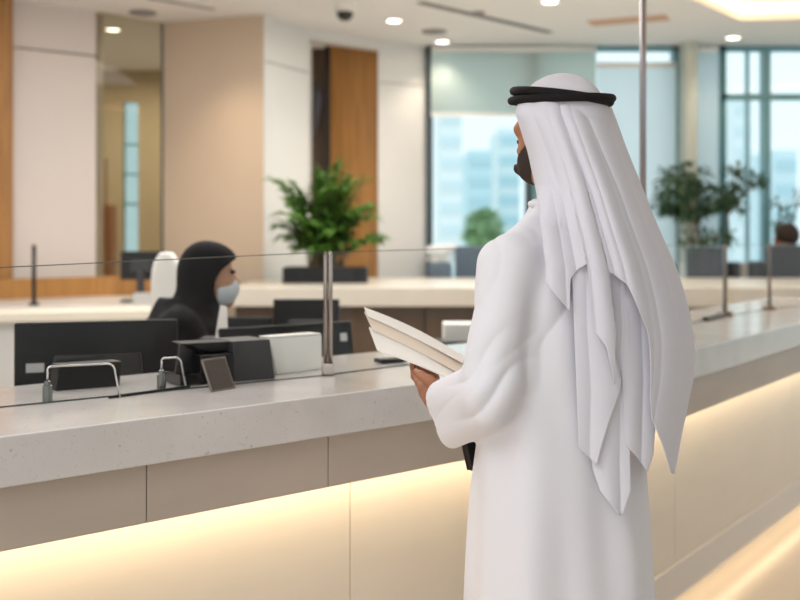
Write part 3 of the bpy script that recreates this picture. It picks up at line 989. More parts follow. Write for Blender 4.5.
# robe
F = Field()
tb = wp(-0.105, 0, 0)
F.add(f_loft(tb[0], tb[1], FV[:2], LV[:2], [0.42, 0.6, 0.8, 0.98, 1.06, hc.z - 0.13, hc.z - 0.08], [0.2, 0.17, 0.16, 0.155, 0.145, 0.1, 0.07], [0.24, 0.22, 0.215, 0.215, 0.2, 0.11, 0.07]), 0.0)
for sgn in (-1, 1):
    sh = wp(-0.1, sgn * 0.165, -0.185); el = wp(0.05, sgn * 0.22, -0.5); wr = wp(0.26, sgn * 0.11, -0.49)
    F.add(f_cap(sh, el, 0.082, 0.075), 0.06)
    F.add(f_cap(el, wr, 0.072, 0.06), 0.04)
    hip = wp(-0.02, sgn * 0.09, hz_); kn = wp(0.42, sgn * 0.11, hz_ + 0.01)
    F.add(f_cap(hip, kn, 0.115, 0.09), 0.06)
    F.add(f_cap(kn, wp(0.43, sgn * 0.11, 0.14 - hc.z), 0.09, 0.1), 0.05)
V, Q = F.mesh(0.009)
V[:, 2] += 0.004 * np.sin(V[:, 0] * 60 + V[:, 2] * 35) * (V[:, 2] > 0.6)
mk('robe', V, Q, ABAYA, lady, smooth=True)
# headscarf: hood over the head falling onto the shoulders, open round the face
def scarf_fn():
    base = Field()
    base.add(f_ell(wp(-0.012, 0, 0.020), (0.096, 0.082, 0.105), AX))
    base.add(f_ell(wp(0.03, 0, 0.045), (0.076, 0.076, 0.066), AX), 0.03)
    base.add(f_cap(wp(-0.02, 0, -0.01), wp(-0.045, 0, -0.12), 0.078, 0.085), 0.04)
    base.add(f_ell(wp(-0.085, 0, -0.20), (0.155, 0.2, 0.085), AX), 0.07)
    face = f_ell(wp(0.115, 0, -0.035), (0.112, 0.13, 0.094), AX)[0]
    lo = np.min([p[1] for p, k in base.p], axis=0); hi = np.max([p[2] for p, k in base.p], axis=0)
    def f(X, Y, Z):
        d = base.val(X, Y, Z)
        return np.maximum(d, -face(X, Y, Z))
    return f, lo, hi
F = Field(); F.add(scarf_fn(), 0.0)
V, Q = F.mesh(0.006)
mk('headscarf', V, Q, ABAYA, lady, smooth=True)
F = Field()
def mask_fn():
    e = f_ell(wp(0.046, 0, -0.062), (0.06, 0.061, 0.058), AX)
    nose = f_ell(wp(0.088, 0, -0.04), (0.022, 0.02, 0.03), AX)
    fl = Field().add(e).add(nose, 0.03)
    ff, lo, hi = e
    def f(X, Y, Z):
        d = fl.val(X, Y, Z)
        t = (X - hc.x) * FV[0] + (Y - hc.y) * FV[1]
        return np.maximum(d, 0.03 - t)
    return f, lo - 0.03, hi + 0.03
F.add(mask_fn(), 0.0)
V, Q = F.mesh(0.005)
mk('face_mask', V, Q, mat('mask_blue', (196, 203, 208), 0.8), lady, smooth=True)
for sgn in (-1, 1):
    F = Field().add(f_ell(wp(0.088, sgn * 0.03, 0.012), (0.012, 0.013, 0.009), AX))
    V, Q = F.mesh(0.003)
    mk('eye', V, Q, mat('dark_eye', (40, 30, 26), 0.2), lady, smooth=True)
# her stool
st = empty('swivel_stool', (wbase.x - 0.05, wbase.y - 0.02, 0), 'dark high stool under the seated woman', 'stool')
G().lathe((wbase.x - 0.05, wbase.y - 0.02, 0), [(0.2, 0.0), (0.2, 0.02), (0.03, 0.04), (0.03, 0.33)], 20).obj('base', DSTEEL, st, smooth=True)
G().lathe((wbase.x - 0.05, wbase.y - 0.02, 0), [(0.19, 0.33), (0.2, 0.35), (0.19, 0.385)], 20).obj('seat', BLACK, st, smooth=True)
# white sheet standing on the desk in front of her
a = at(215, 338, 3.6); 
sh = G().slab([a, a + Vector((0.04, 0.01, 0)), a + Vector((0.034, 0.03, 0.1)), a + Vector((0.012, 0.03, 0.105))], (0.0, 0.004, 0)).obj('paper_sheet', PAPER)
tag(sh, 'white sheet of paper upright before the seated woman', 'paper')
stn = G().box((a.x + 0.02, a.y + 0.03, (a.z + DZ) / 2), 0.14, 0.1, a.z - DZ).obj('paper_stand', BLACK2, bevel=0.004)
tag(stn, 'dark box supporting the upright white sheet before the seated woman', 'stand')

# ------------------------------------------------------------------ standing man
M = np.array([0.348, 2.40])
RV = np.array([0.735, 0.678]); FW = np.array([-0.678, 0.735])
def mp(a, b, z):
    p = M + RV * a + FW * b
    return np.array([p[0], p[1], z])
MAX3 = [np.array([RV[0], RV[1], 0]), np.array([FW[0], FW[1], 0]), np.array([0, 0, 1.0])]
SHL, ELL, WRL = mp(-0.188, 0.0, 1.383), np.array(at(490, 391, 2.24)), np.array(at(438, 398, 2.47))
SHR, ELR, WRR = mp(0.178, 0.0, 1.385), mp(0.235, 0.03, 1.12), mp(0.15, 0.225, 1.03)
body = Field()
body.add(f_ell(mp(0, 0.0, 1.688), (0.076, 0.097, 0.086), MAX3))
body.add(f_ell(mp(0, 0.045, 1.622), (0.06, 0.06, 0.068), MAX3), 0.02)
body.add(f_ell(mp(0, 0.070, 1.579), (0.034, 0.03, 0.022), MAX3), 0.02)
body.add(f_cap(mp(0, 0.096, 1.66), mp(0, 0.112, 1.628), 0.008, 0.012), 0.015)
body.add(f_cap(mp(-0.018, 0.104, 1.588), mp(0.018, 0.104, 1.588), 0.009, 0.009), 0.012)
body.add(f_cap(mp(-0.04, 0.082, 1.672), mp(0.04, 0.082, 1.672), 0.014, 0.014), 0.02)
for s in (-1, 1):
    body.add(f_ell(mp(s * 0.078, -0.005, 1.63), (0.012, 0.02, 0.032), MAX3), 0.01)
body.add(f_cap(mp(0, -0.005, 1.6), mp(0, -0.015, 1.45), 0.056, 0.062), 0.03)
body.add(f_loft(M[0], M[1], RV, FW, [0.82, 0.95, 1.1, 1.25, 1.38, 1.44, 1.47], [0.165, 0.165, 0.15, 0.155, 0.15, 0.10, 0.06], [0.115, 0.11, 0.10, 0.105, 0.085, 0.06, 0.055]), 0.03)
for s, sh, el, wr in ((-1, SHL, ELL, WRL), (1, SHR, ELR, WRR)):
    body.add(f_cap(sh + np.array([0, 0, -0.02]), el, 0.042, 0.036), 0.03)
    body.add(f_cap(el, wr, 0.04, 0.027), 0.02)
    body.add(f_cap(mp(s * 0.09, 0, 0.88), mp(s * 0.095, 0.01, 0.48), 0.085, 0.058), 0.04)
    body.add(f_cap(mp(s * 0.095, 0.01, 0.48), mp(s * 0.1, -0.02, 0.09), 0.055, 0.038), 0.03)
    body.add(f_cap(mp(s * 0.1, -0.03, 0.045), mp(s * 0.12, 0.15, 0.035), 0.04, 0.03), 0.03)
# left hand: palm up under the papers, thumb on top
KN = np.array(at(425, 382, 2.535))
body.add(f_cap(WRL, (WRL + KN) / 2 + np.array([0, 0, -0.004]), 0.028, 0.027), 0.015)
fing = []
pal = np.array([(0.046, 2.530, 1.103), (0.063, 2.543, 1.101), (0.080, 2.546, 1.097), (0.094, 2.540, 1.092)])
for i, L in enumerate((0.072, 0.08, 0.074, 0.06)):
    body.add(f_cap(WRL + np.array([-0.012 + 0.009 * i, 0, 0]), pal[i], 0.016, 0.0125), 0.014)
    a = pal[i]
    b = a + np.array([-0.22, 0.52, 0.22]) * L * 0.75
    c = b + np.array([-0.10, 0.55, 0.62]) * L * 0.45
    d = c + np.array([-0.05, 0.55, 0.5]) * L * 0.3
    for u, v, r0, r1 in ((a, b, 0.0105, 0.0095), (b, c, 0.0095, 0.0085), (c, d, 0.0085, 0.0075)):
        body.add(f_cap(u, v, r0, r1), 0.004)
t0 = np.array(at(438, 390, 2.455)); t1 = np.array(at(429, 381, 2.453)); t2 = np.array(at(421, 375.5, 2.464)); t3 = np.array(at(416, 372, 2.476))
body.add(f_cap(WRL, t0, 0.024, 0.018), 0.012)
body.add(f_cap(t0, t1, 0.0175, 0.0125), 0.01)
body.add(f_cap(t1, t2, 0.0122, 0.0108), 0.005)
body.add(f_cap(t2, t3, 0.0106, 0.0082), 0.004)
# right hand round the edge of the folder
hr = WRR
for i in range(4):
    a = mp(0.13, 0.24, 1.035 - 0.019 * i); b = mp(0.10, 0.265, 1.03 - 0.019 * i); c = mp(0.06, 0.262, 1.03 - 0.019 * i)
    body.add(f_cap(hr, a, 0.02, 0.012), 0.012)
    body.add(f_cap(a, b, 0.0105, 0.009), 0.004)
    body.add(f_cap(b, c, 0.009, 0.0075), 0.004)
body.add(f_cap(mp(0.14, 0.215, 1.05), mp(0.1, 0.21, 1.07), 0.012, 0.009), 0.008)
V, Q = body.mesh(0.0045)
MB = Vector((M[0], M[1], 0))
man = mk('person', V, Q, SKIN, origin=MB, smooth=True)
tag(man, 'standing man in long white robe and white headscarf with black cord, seen from behind', 'person')
# beard: hugs the jaw, from in front of the ears down to the chin
def bfn():
    head = Field()
    head.p = body.p[:5]
    def f(X, Y, Z):
        fo_ = (X - M[0]) * FW[0] + (Y - M[1]) * FW[1]
        la_ = (X - M[0]) * RV[0] + (Y - M[1]) * RV[1]
        d = head.val(X, Y, Z) - 0.004
        d = np.maximum(d, Z - (1.597 + np.maximum(0, 0.098 - fo_) * 0.75))
        d = np.maximum(d, 0.022 - fo_)
        return np.maximum(d, 1.545 - Z)
    return f, mp(0, 0.05, 1.6) - 0.14, mp(0, 0.05, 1.6) + 0.14
F2 = Field(); F2.add(bfn(), 0)
V, Q = F2.mesh(0.004)
mk('beard', V, Q, HAIR, man, smooth=True)
for s in (-1, 1):
    F = Field().add(f_ell(mp(s * 0.031, 0.086, 1.645), (0.011, 0.011, 0.008), MAX3))
    V, Q = F.mesh(0.003)
    mk('eye', V, Q, mat('dark_eye', (0, 0, 0)), man, smooth=True)
    F = Field().add(f_cap(mp(s * 0.02, 0.095, 1.668), mp(s * 0.052, 0.076, 1.668), 0.006, 0.004), 0.0)
    V, Q = F.mesh(0.003)
    mk('eyebrow', V, Q, HAIR, man, smooth=True)
# sandals
for s in (-1, 1):
    F = Field().add(f_cap(mp(s * 0.1, -0.05, 0.012), mp(s * 0.122, 0.17, 0.012), 0.045, 0.045), 0)
    ff, lo, hi = F.p[0][0]
    F = Field().add((lambda X, Y, Z, ff=ff: np.maximum(ff(X, Y, Z), np.maximum(Z - 0.018, -Z)), lo, hi), 0)
    V, Q = F.mesh(0.006)
    mk('sandal', V, Q, mat('sandal_leather', (70, 50, 36), 0.6), man, smooth=True)

# robe ---------------------------------------------------------------
robe = Field()
robe.add(f_loft(M[0], M[1], RV, FW,
                [0.06, 0.3, 0.6, 0.9, 1.1, 1.25, 1.36, 1.42, 1.455, 1.48, 1.515],
                [0.25, 0.24, 0.222, 0.206, 0.197, 0.197, 0.192, 0.165, 0.115, 0.08, 0.068],
                [0.215, 0.205, 0.192, 0.172, 0.150, 0.143, 0.125, 0.105, 0.09, 0.078, 0.07],
                [0, 0, 0, 0, 0, 0, 0, 0, -0.005, -0.01, -0.012]))
for s in (-1, 1):
    robe.add(f_cap(mp(0, -0.005, 1.435), mp(s * 0.160, 0, 1.385), 0.062, 0.056), 0.04)
CUT = np.array(at(431, 390, 2.50)); CUB = np.array(at(441, 452, 2.46))
FD = (CUT + CUB) / 2 - ELL
FD = FD / np.linalg.norm(FD)
CN = FD - (CUB - CUT) * (FD @ (CUB - CUT)) / ((CUB - CUT) @ (CUB - CUT))
CN /= np.linalg.norm(CN)
def sleeve_left():
    f = Field()
    f.add(f_cap(SHL + np.array([0.008, 0, -0.005]), ELL + np.array([0.006, 0, 0.01]), 0.06, 0.058))
    tips = [(0.0, 0.034), (0.25, 0.034), (0.5, 0.030), (0.75, 0.025), (1.0, 0.016)]
    for t, r in tips:
        e = CUT + (CUB - CUT) * t
        e = e - np.array([0, 0, 1.0]) * (-0.0 if t == 0 else 0) + CN * 0.03
        if t == 0: e = e - np.array([0, 0, 0.028])
        if t == 1: e = e + np.array([0, 0, 0.014])
        f.add(f_cap(ELL + np.array([0, 0, 0.012 - 0.05 * t]), e, 0.054 - 0.018 * t, r), 0.025)
    inner = Field()
    for t in (0.15, 0.35, 0.55, 0.8):
        e = CUT + (CUB - CUT) * t + CN * 0.05
        inner.add(f_cap(CUT + (CUB - CUT) * (0.2 + 0.4 * t) - CN * 0.1, e, 0.018, 0.026 - 0.012 * t), 0.02)
    lo = np.min([p[1] for p, k in f.p], axis=0); hi = np.max([p[2] for p, k in f.p], axis=0)
    def g_(X, Y, Z):
        d = f.val(X, Y, Z)
        pl = (X - CUT[0]) * CN[0] + (Y - CUT[1]) * CN[1] + (Z - CUT[2]) * CN[2] + 0.060
        d = np.maximum(d, pl)
        return np.maximum(d, -inner.val(X, Y, Z))
    return g_, lo, hi
robe.add(sleeve_left(), 0.022)
robe.add(f_cap(SHR, ELR, 0.068, 0.064), 0.03)
robe.add(f_cap(ELR, WRR + (WRR - ELR) * -0.12, 0.064, 0.06), 0.03)
V, Q = robe.mesh(0.0045)
# folds of the cloth
Vr = V - np.array([M[0], M[1], 0])
la = Vr[:, 0] * RV[0] + Vr[:, 1] * RV[1]; fo = Vr[:, 0] * FW[0] + Vr[:, 1] * FW[1]; zz = V[:, 2]
th = np.arctan2(la, -fo)
def ss(x, a, b):
    t = np.clip((x - a) / (b - a), 0, 1); return t * t * (3 - 2 * t)
skirt = 1 - ss(zz, 0.75, 1.15)
armd = f_cap(SHL, ELL, 0, 0)[0](V[:, 0], V[:, 1], V[:, 2])
farm = f_cap(ELL, (CUT + CUB) / 2, 0, 0)[0](V[:, 0], V[:, 1], V[:, 2])
inarm = np.maximum(1 - ss(armd, 0.075, 0.10), 1 - ss(farm, 0.075, 0.10))
amp = 0.009 * skirt * (1 - inarm)
disp = amp * (np.sin(th * 5 + 1.0 + 0.8 * np.sin(zz * 3)) + 0.5 * np.sin(th * 11 + zz * 2.5))
# pull lines over the back, from shoulder blade down
disp += 0.0035 * (1 - inarm) * ss(zz, 0.85, 1.2) * np.sin(th * 9 + zz * 7.0 + 0.7 * np.sin(zz * 11))
# sleeve creases: rounded ridges with sharp valleys, gathered at the crook of the elbow
def ridge(x):
    return 1 - np.abs(np.sin(x)) ** 0.7 - 0.35
ax_ = (ELL - SHL) / np.linalg.norm(ELL - SHL)
s_ = (V - ELL) @ ax_
w_ = (V - ELL) @ np.array([0.9, 0.1, 0.25])
bend = np.exp(-((V - ELL - np.array([-0.02, -0.03, 0.02])) ** 2).sum(1) / 0.09 ** 2)
disp -= 0.014 * inarm * bend * ridge(s_ * 46 + w_ * 34 + 0.9 * np.sin(w_ * 30))
disp -= 0.0075 * inarm * ridge(s_ * 15 + w_ * 22 + 1.2 * np.sin(s_ * 12 + 1)) * (1 - 0.5 * bend)
# folds dragged from the armpit down the back and along the shoulder seam
disp -= 0.010 * (1 - inarm) * ss(zz, 1.0, 1.25) * ridge((la + 0.2) * 26 + (1.4 - zz) * 9 + 0.6 * np.sin(zz * 17)) * (1 - ss(zz, 1.4, 1.46)) * (1 - ss(la, -0.05, 0.05))
me_tmp = bpy.data.meshes.new('t'); me_tmp.from_pydata(V.tolist(), [], Q.tolist()); me_tmp.update()
NR = np.zeros(len(V) * 3); me_tmp.vertex_normals.foreach_get('vector', NR) if hasattr(me_tmp, 'vertex_normals') else me_tmp.vertices.foreach_get('normal', NR)
NR = NR.reshape(-1, 3)
V = V + NR * disp[:, None]
bpy.data.meshes.remove(me_tmp)
rb = mk('robe', V, Q, ROBE, man, smooth=True)
G().tube([mp(0.0725 * math.cos(k / 20 * 2 * PI), -0.012 + 0.074 * math.sin(k / 20 * 2 * PI), 1.507) for k in range(20)], 0.008, 8, True).obj('collar', ROBE, rb, smooth=True)

# headscarf -----------------------------------------------------------
def ipt(y, tab):
    return np.interp(y, [t[0] for t in tab], [t[1] for t in tab])
XL = [(96, 524), (106, 517), (114, 516), (127, 520), (150, 527), (175, 533), (195, 537), (215, 540), (240, 543), (265, 546), (285, 546), (480, 548)]
XR = [(96, 606), (106, 611), (125, 618), (150, 627), (175, 637), (195, 645), (215, 653), (240, 664), (265, 675), (285, 682), (302, 687), (330, 693), (346, 695), (380, 693), (433, 682), (476, 674)]
YC = [(96, 2.315), (104, 2.306), (118, 2.285), (135, 2.27), (170, 2.245), (200, 2.215), (230, 2.195), (265, 2.185), (330, 2.18), (480, 2.185)]
YL = [(96, 2.40), (160, 2.41), (185, 2.38), (205, 2.29), (225, 2.215), (300, 2.20), (480, 2.20)]
YR = [(96, 2.42), (200, 2.44), (265, 2.43), (330, 2.40), (480, 2.36)]
HEM = [(-1.1, 281), (-1.0, 283), (-0.67, 311), (-0.64, 280), (-0.5, 269), (-0.36, 264), (-0.34, 332), (-0.2, 346), (-0.06, 386), (-0.04, 272), (0.05, 276), (0.20, 285), (0.38, 331), (0.44, 395), (0.52, 420), (0.75, 446), (0.95, 473), (1.0, 474), (1.15, 430)]
nc, nr = 260, 110
phis = np.concatenate([np.linspace(-100, 90, 230), np.linspace(91, 150, 30)]) * PI / 180
VV = np.zeros((nr, nc, 3))
def crease(x):
    """soft round fold with a sharp valley"""
    return np.abs(np.sin(x)) ** 0.8 - 0.55
for j, ph in enumerate(phis):
    u = math.sin(ph)
    hem = ipt(u if ph < PI / 2 else 2 - u, HEM + [(1.3, 400), (2, 380)])
    for i in range(nr):
        t = i / (nr - 1)
        y = 97 + (hem - 97) * t
        xl, xr = ipt(y, XL), ipt(y, XR)
        x = (xl + xr) / 2 + (xr - xl) / 2 * u
        c_ = math.cos(ph)
        yc = ipt(y, YC); ye = ipt(y, YL) if u < 0 else ipt(y, YR)
        w = 1 - math.sqrt(max(0, 1 - min(1, abs(u)) ** 2))
        if c_ >= 0:
            dep = yc + (ye - yc) * w
        else:
            dep = ye + (ye - yc) * (-c_) * 0.9
        g_ = min(1, max(0, (y - 105) / 90))
        # folds fan out from the cord and sweep to the right further down
        ang = u - 0.12 * g_
        fold = crease(ang * 4.9 + 0.55 + 0.5 * math.sin(ang * 3.1)) * 0.0145 + crease(ang * 10.3 + 1.2 + 0.9 * g_ + 0.8 * math.sin(ang * 4)) * 0.0045
        fold *= (0.42 + 0.75 * g_) * max(0.25, 1 - max(0, (y - 300) / 300))
        dep -= fold * (1 if c_ > -0.2 else 0.3)
        VV[i, j] = at(x, y, dep)
P_ = VV.reshape(-1, 3).copy()
def push(P_, clear, extra=True):
    for it in range(14):
        d = robe.val(P_[:, 0], P_[:, 1], P_[:, 2])
        if extra:
            d = np.minimum(d, body.val(P_[:, 0], P_[:, 1], P_[:, 2]))
        need = np.maximum(0, clear - d)
        sgn = np.where(P_[:, 1] < 2.47, -1, 1)
        P_[:, 1] += sgn * need * 0.9
    return P_
P_ = push(P_, 0.016, False)
capf = f_ell(mp(0, 0.0, 1.690), (0.085, 0.106, 0.099), MAX3)[0]
for it in range(4):
    need = np.maximum(0, 0.003 - capf(P_[:, 0], P_[:, 1], P_[:, 2])) * np.clip((P_[:, 2] - 1.675) / 0.02, 0, 1) * (P_[:, 0] > M[0] - 0.07)
    rad_ = P_[:, :2] - M
    rad_ /= np.linalg.norm(rad_, axis=1)[:, None] + 1e-9
    P_[:, :2] += rad_ * need[:, None]
scarf = mk('headscarf', P_, grid_faces(nr, nc), SCARF, man, smooth=True)
md = scarf.modifiers.new('thick', 'SOLIDIFY'); md.thickness = 0.0016; md.offset = 0
# cap of cloth over the crown
F = Field()
F.add(f_ell(mp(0, 0.0, 1.690), (0.085, 0.106, 0.099), MAX3))
def capfn():
    f, lo, hi = F.p[0][0]
    return (lambda X, Y, Z: np.maximum(f(X, Y, Z), 1.698 - Z)), lo, hi
F3 = Field(); F3.add(capfn(), 0)
V, Q = F3.mesh(0.005)
n_ = V - np.array(mp(0, 0, 1.69)); aa = np.arctan2(n_[:, 1], n_[:, 0])
V[:, 2] += 0.0012 * np.sin(aa * 9 + 3 * np.sin(aa * 2)) * (V[:, 2] < 1.775)
mk('scarf_crown', V, Q, SCARF, scarf, smooth=True)

def sheet(left, right, topy, dep, seed, label=None):
    """a hanging fold of the scarf between two edge lines (picture height -> x), lying on the back"""
    n_r, n_c = 60, 40
    y0 = topy
    out = np.zeros((n_r, n_c, 3))
    for j in range(n_c):
        s = j / (n_c - 1)
        yb = np.interp(s, [q[0] for q in left['hem']], [q[1] for q in left['hem']])
        for i in range(n_r):
            t = i / (n_r - 1)
            y = y0 + (yb - y0) * t
            xl = ipt(y, left['edge']); xr = ipt(y, right)
            x = xl + (xr - xl) * s
            d = dep + left.get('slant', 0) * s - 0.007 * crease(s * 4.2 + seed + 0.004 * y) * (0.4 + t) - 0.006 * math.sin(s * PI)
            out[i, j] = at(x, y, d)
    P = out.reshape(-1, 3)
    return P, grid_faces(n_r, n_c)
sheets = [
    (dict(edge=[(250, 571), (300, 573), (375, 576), (450, 579), (470, 582)], hem=[(0, 448), (0.22, 458), (0.38, 466), (0.7, 420), (1, 380)]),
     [(250, 604), (330, 610), (390, 624), (470, 622)], 250, 2.202, 0.3, 0.008),
    (dict(edge=[(262, 588), (330, 588), (400, 588), (465, 592), (495, 597), (520, 600)], hem=[(0, 470), (0.12, 492), (0.6, 515), (0.75, 515), (1, 492)]),
     [(262, 622), (330, 630), (400, 629), (500, 631), (520, 631)], 264, 2.214, 1.4, 0.004),
    (dict(edge=[(255, 604), (300, 618), (390, 622), (450, 626), (475, 628)], hem=[(0, 445), (0.35, 456), (0.8, 472), (1, 455)], slant=0.03),
     [(255, 640), (300, 650), (380, 657), (430, 655), (475, 652)], 262, 2.212, 2.2, 0.009),
]
for L_, R_, ty, dp, sd, clr in sheets:
    P, Fc = sheet(L_, R_, ty, dp, sd)
    P = push(P.copy(), clr, False)
    o = mk('scarf_fold', P, Fc, SCARF, scarf, smooth=True)
    md = o.modifiers.new('thick', 'SOLIDIFY'); md.thickness = 0.0014; md.offset = 0

# two black cords round the crown, crossing at the back right
def ring(z0, tiltx, wob, r, grow):
    pts = []
    for k in range(72):
        a = k / 72 * 2 * PI
        p = M + RV * (0.089 + grow) * math.cos(a) + FW * (0.111 + grow) * math.sin(a)
        z = z0 + tiltx * (p[0] - M[0]) / 0.11 + wob * math.sin(2 * a + 0.6) + 0.013 * math.sin(a)
        pts.append((p[0], p[1], z))
    return pts
G().tube(ring(1.733, 0.010, 0.001, 0.009, 0.0045), 0.0092, 12, True).obj('head_cord', CORD, man, smooth=True)
G().tube(ring(1.7395, -0.006, 0.001, 0.009, 0.0), 0.0092, 12, True).obj('head_cord', CORD, man, smooth=True)

# papers in the hand ---------------------------------------------------
BR, BL, TL, TR = at(455, 382, 2.44), at(377, 350.5, 2.55), at(364, 315, 2.68), at(463, 366, 2.57)
pn = (BL - BR).cross(TR - BR).normalized()
if pn.z < 0: pn = -pn
def sheet_paper(name, q, th, m, label, grp, lift, bend=0.006):
    nu, nv = 14, 8
    vs = []
    for side in (0, 1):
        for i in range(nv):
            for j in range(nu):
                u, v = j / (nu - 1), i / (nv - 1)
                p = (Vector(q[0]) * (1 - u) + Vector(q[1]) * u) * (1 - v) + (Vector(q[3]) * (1 - u) + Vector(q[2]) * u) * v
                p = p + pn * (lift + th * side + bend * math.sin(u * PI) * (0.5 + v))
                vs.append(p)
    n = nu * nv
    fs = grid_faces(nv, nu, True) + [[n + i for i in f] for f in grid_faces(nv, nu)]
    edge = [j for j in range(nu)] + [i * nu + nu - 1 for i in range(1, nv)] + [(nv - 1) * nu + j for j in range(nu - 2, -1, -1)] + [i * nu for i in range(nv - 2, 0, -1)]
    for k in range(len(edge)):
        a, b = edge[k], edge[(k + 1) % len(edge)]
        fs.append([a, b, n + b, n + a])
    o = mk(name, vs, fs, m, origin=q[0], smooth=False)
    tag(o, label, 'paper', grp)
    return o
lower = sheet_paper('folded_leaflet', [BR, BL, BL + (TL - BL) * 0.62, BR + (TR - BR) * 0.62], 0.003, PAPER, 'white folded leaflet lowest in the man\'s hand, its lower edge showing', 'papers in the man\'s hand', 0.0)
mid = sheet_paper('envelope', [BR + (TR - BR) * 0.35 , BL + (TL - BL) * 0.5 - (BL - BR) * 0.02, TL + (BL - BR) * 0.005, TR], 0.002, PAPER2, 'cream envelope in the man\'s hand, in the middle of the held papers', 'papers in the man\'s hand', 0.007)
upq = [TR - (TR - BR) * 0.25 + pn * 0.008, TL - (TL - BL) * 0.2 + pn * 0.006, TL + (TL - BL) * 0.07 + pn * 0.004, TR + (TR - BR) * 0.1 + pn * 0.008]
upp = sheet_paper('paper_sheet', upq, 0.002, PAPER, 'white sheet on top of the papers in the man\'s hand', 'papers in the man\'s hand', 0.008)

# black folder in front of the robe
q = [(0.128, 2.492, 1.07), (0.163, 2.485, 0.912), (0.31, 2.622, 0.905), (0.285, 2.632, 1.08)]
fl = empty('black_folder', q[1], 'black folder held against the robe, corner showing under the sleeve', 'folder')
G().slab(q, (-0.008, 0.009, 0)).obj('cover', BLACK, fl, bevel=0.001)
G().slab([Vector(p) + Vector((-0.009, 0.0095, 0)) for p in q], (-0.004, 0.004, 0)).obj('back_cover', BLACK, fl, bevel=0.001)

# ------------------------------------------------------------------ plants
def leaf(g, p, d, L, W, up=Vector((0, 0, 1)), droop=0.25):
    d = Vector(d).normalized()
    s = d.cross(up)
    if s.length < 1e-3: s = Vector((1, 0, 0))
    s.normalize()
    n = s.cross(d)
    m1 = p + d * L * 0.45 + n * L * 0.05
    tip = p + d * L - Vector((0, 0, 1)) * L * droop
    g.add([p, m1 + s * W / 2 - n * W * 0.12, m1, m1 - s * W / 2 - n * W * 0.12, tip], [[0, 2, 1], [0, 3, 2], [1, 2, 4], [2, 3, 4]])

rnd = random.Random(3)
pc = at(326, 262, 7.95)
planter = empty('planter', (pc.x, pc.y, BT), 'long black planter trough holding the green palm on the back counter', 'planter')
G().box((pc.x, pc.y, BT + 0.055), 0.60, 0.24, 0.11).obj('trough', BLACK, planter, bevel=0.006)
G().box((pc.x, pc.y, BT + 0.112), 0.56, 0.2, 0.004).obj('soil', mat('soil', (60, 46, 36), 0.9, noise=0.3, scale=60), planter)
palm = empty('potted_palm', (pc.x, pc.y, BT + 0.11), 'leafy green palm in the black trough before the oak door', 'plant')
gs, gl = G(), G()
for k in range(58):
    az = rnd.uniform(0, 2 * PI); reach = rnd.uniform(0.06, 0.34); hgt = rnd.uniform(0.18, 0.74) * (1.05 - 0.5 * reach)
    b = Vector((pc.x + rnd.uniform(-.12, .12), pc.y + rnd.uniform(-.06, .06), BT + 0.11))
    pts = []
    for i in range(9):
        t = i / 8
        r_ = reach * t ** 1.5
        z = hgt * (1.12 * t - 0.12 * t ** 3) - 0.12 * reach * t ** 4 * 2
        pts.append(b + Vector((math.cos(az) * r_, math.sin(az) * r_ * 0.6, z)))
    gs.tube(pts, [0.006 - 0.0005 * i for i in range(9)], 5)
    for i in range(3, 9):
        for rep in range(2):
            p = pts[i] if rep == 0 else (pts[i] + pts[i - 1]) / 2
            fw = (pts[i] - pts[i - 1]).normalized()
            sd = fw.cross(Vector((0, 0, 1)))
            if sd.length < 1e-3: sd = Vector((1, 0, 0))
            sd.normalize()
            for s in (-1, 1):
                leaf(gl, p, fw * 0.55 + sd * s * 0.9 + Vector((0, 0, rnd.uniform(-.2, .25))), rnd.uniform(0.12, 0.2), 0.045, droop=0.3)
    leaf(gl, pts[-1], pts[-1] - pts[-2], 0.15, 0.03)
gs.obj('stems', BARK, palm)
gl.obj('foliage', LEAF, palm, recalc=False)

def bushy(name, base, crowns, label, n, L, W, m, trunk=None, seed=1):
    r = empty(name, base, label, 'plant')
    rr = random.Random(seed)
    gl, gs = G(), G()
    for (c, rad) in crowns:
        c = Vector(c)
        root = Vector(trunk) if trunk else Vector(base)
        midp = (root + c) / 2 + Vector((rr.uniform(-.03, .03), 0, 0.02))
        gs.tube([Vector(base), root, midp, c], [0.018, 0.014, 0.009, 0.005], 6)
        for k in range(int(n * rad / 0.2)):
            while True:
                v = Vector((rr.uniform(-1, 1), rr.uniform(-1, 1), rr.uniform(-1, 1)))
                if 0.2 < v.length < 1: break
            p = c + Vector((v.x * rad, v.y * rad, v.z * rad * 0.6))
            d = v + Vector((rr.uniform(-.6, .6), rr.uniform(-.6, .6), rr.uniform(-.5, .3)))
            leaf(gl, p, d, L * rr.uniform(.7, 1.2), W * rr.uniform(.8, 1.2))
        for k in range(5):
            v = Vector((rr.uniform(-1, 1), rr.uniform(-1, 1), rr.uniform(-.5, .8))).normalized()
            gs.tube([c, c + v * rad * 0.8], [0.005, 0.002], 5)
    gs.obj('trunk', BARK, r)
    gl.obj('foliage', m, r, recalc=False)
    return r
TD = 8.75
def pot(px, py0, py1, depth, rt, rb_, label, zb=0.0):
    p = at(px, py0, depth)
    r = empty('planter', (p.x, p.y, zb), label, 'planter')
    G().lathe((p.x, p.y, zb), [(rb_, 0), (rt, p.z - zb - 0.03), (rt, p.z - zb), (rt - 0.02, p.z - zb), (rt - 0.02, p.z - zb - 0.03)], 28).obj('pot', mat('grey_pot', (46, 46, 48), 0.6), r, smooth=False)
    return p
pp = pot(704, 247, 273, 9.2, 0.15, 0.11, 'tall grey tapered planter under the lounge tree')
tb_ = Vector((pp.x, pp.y, pp.z - 0.03))
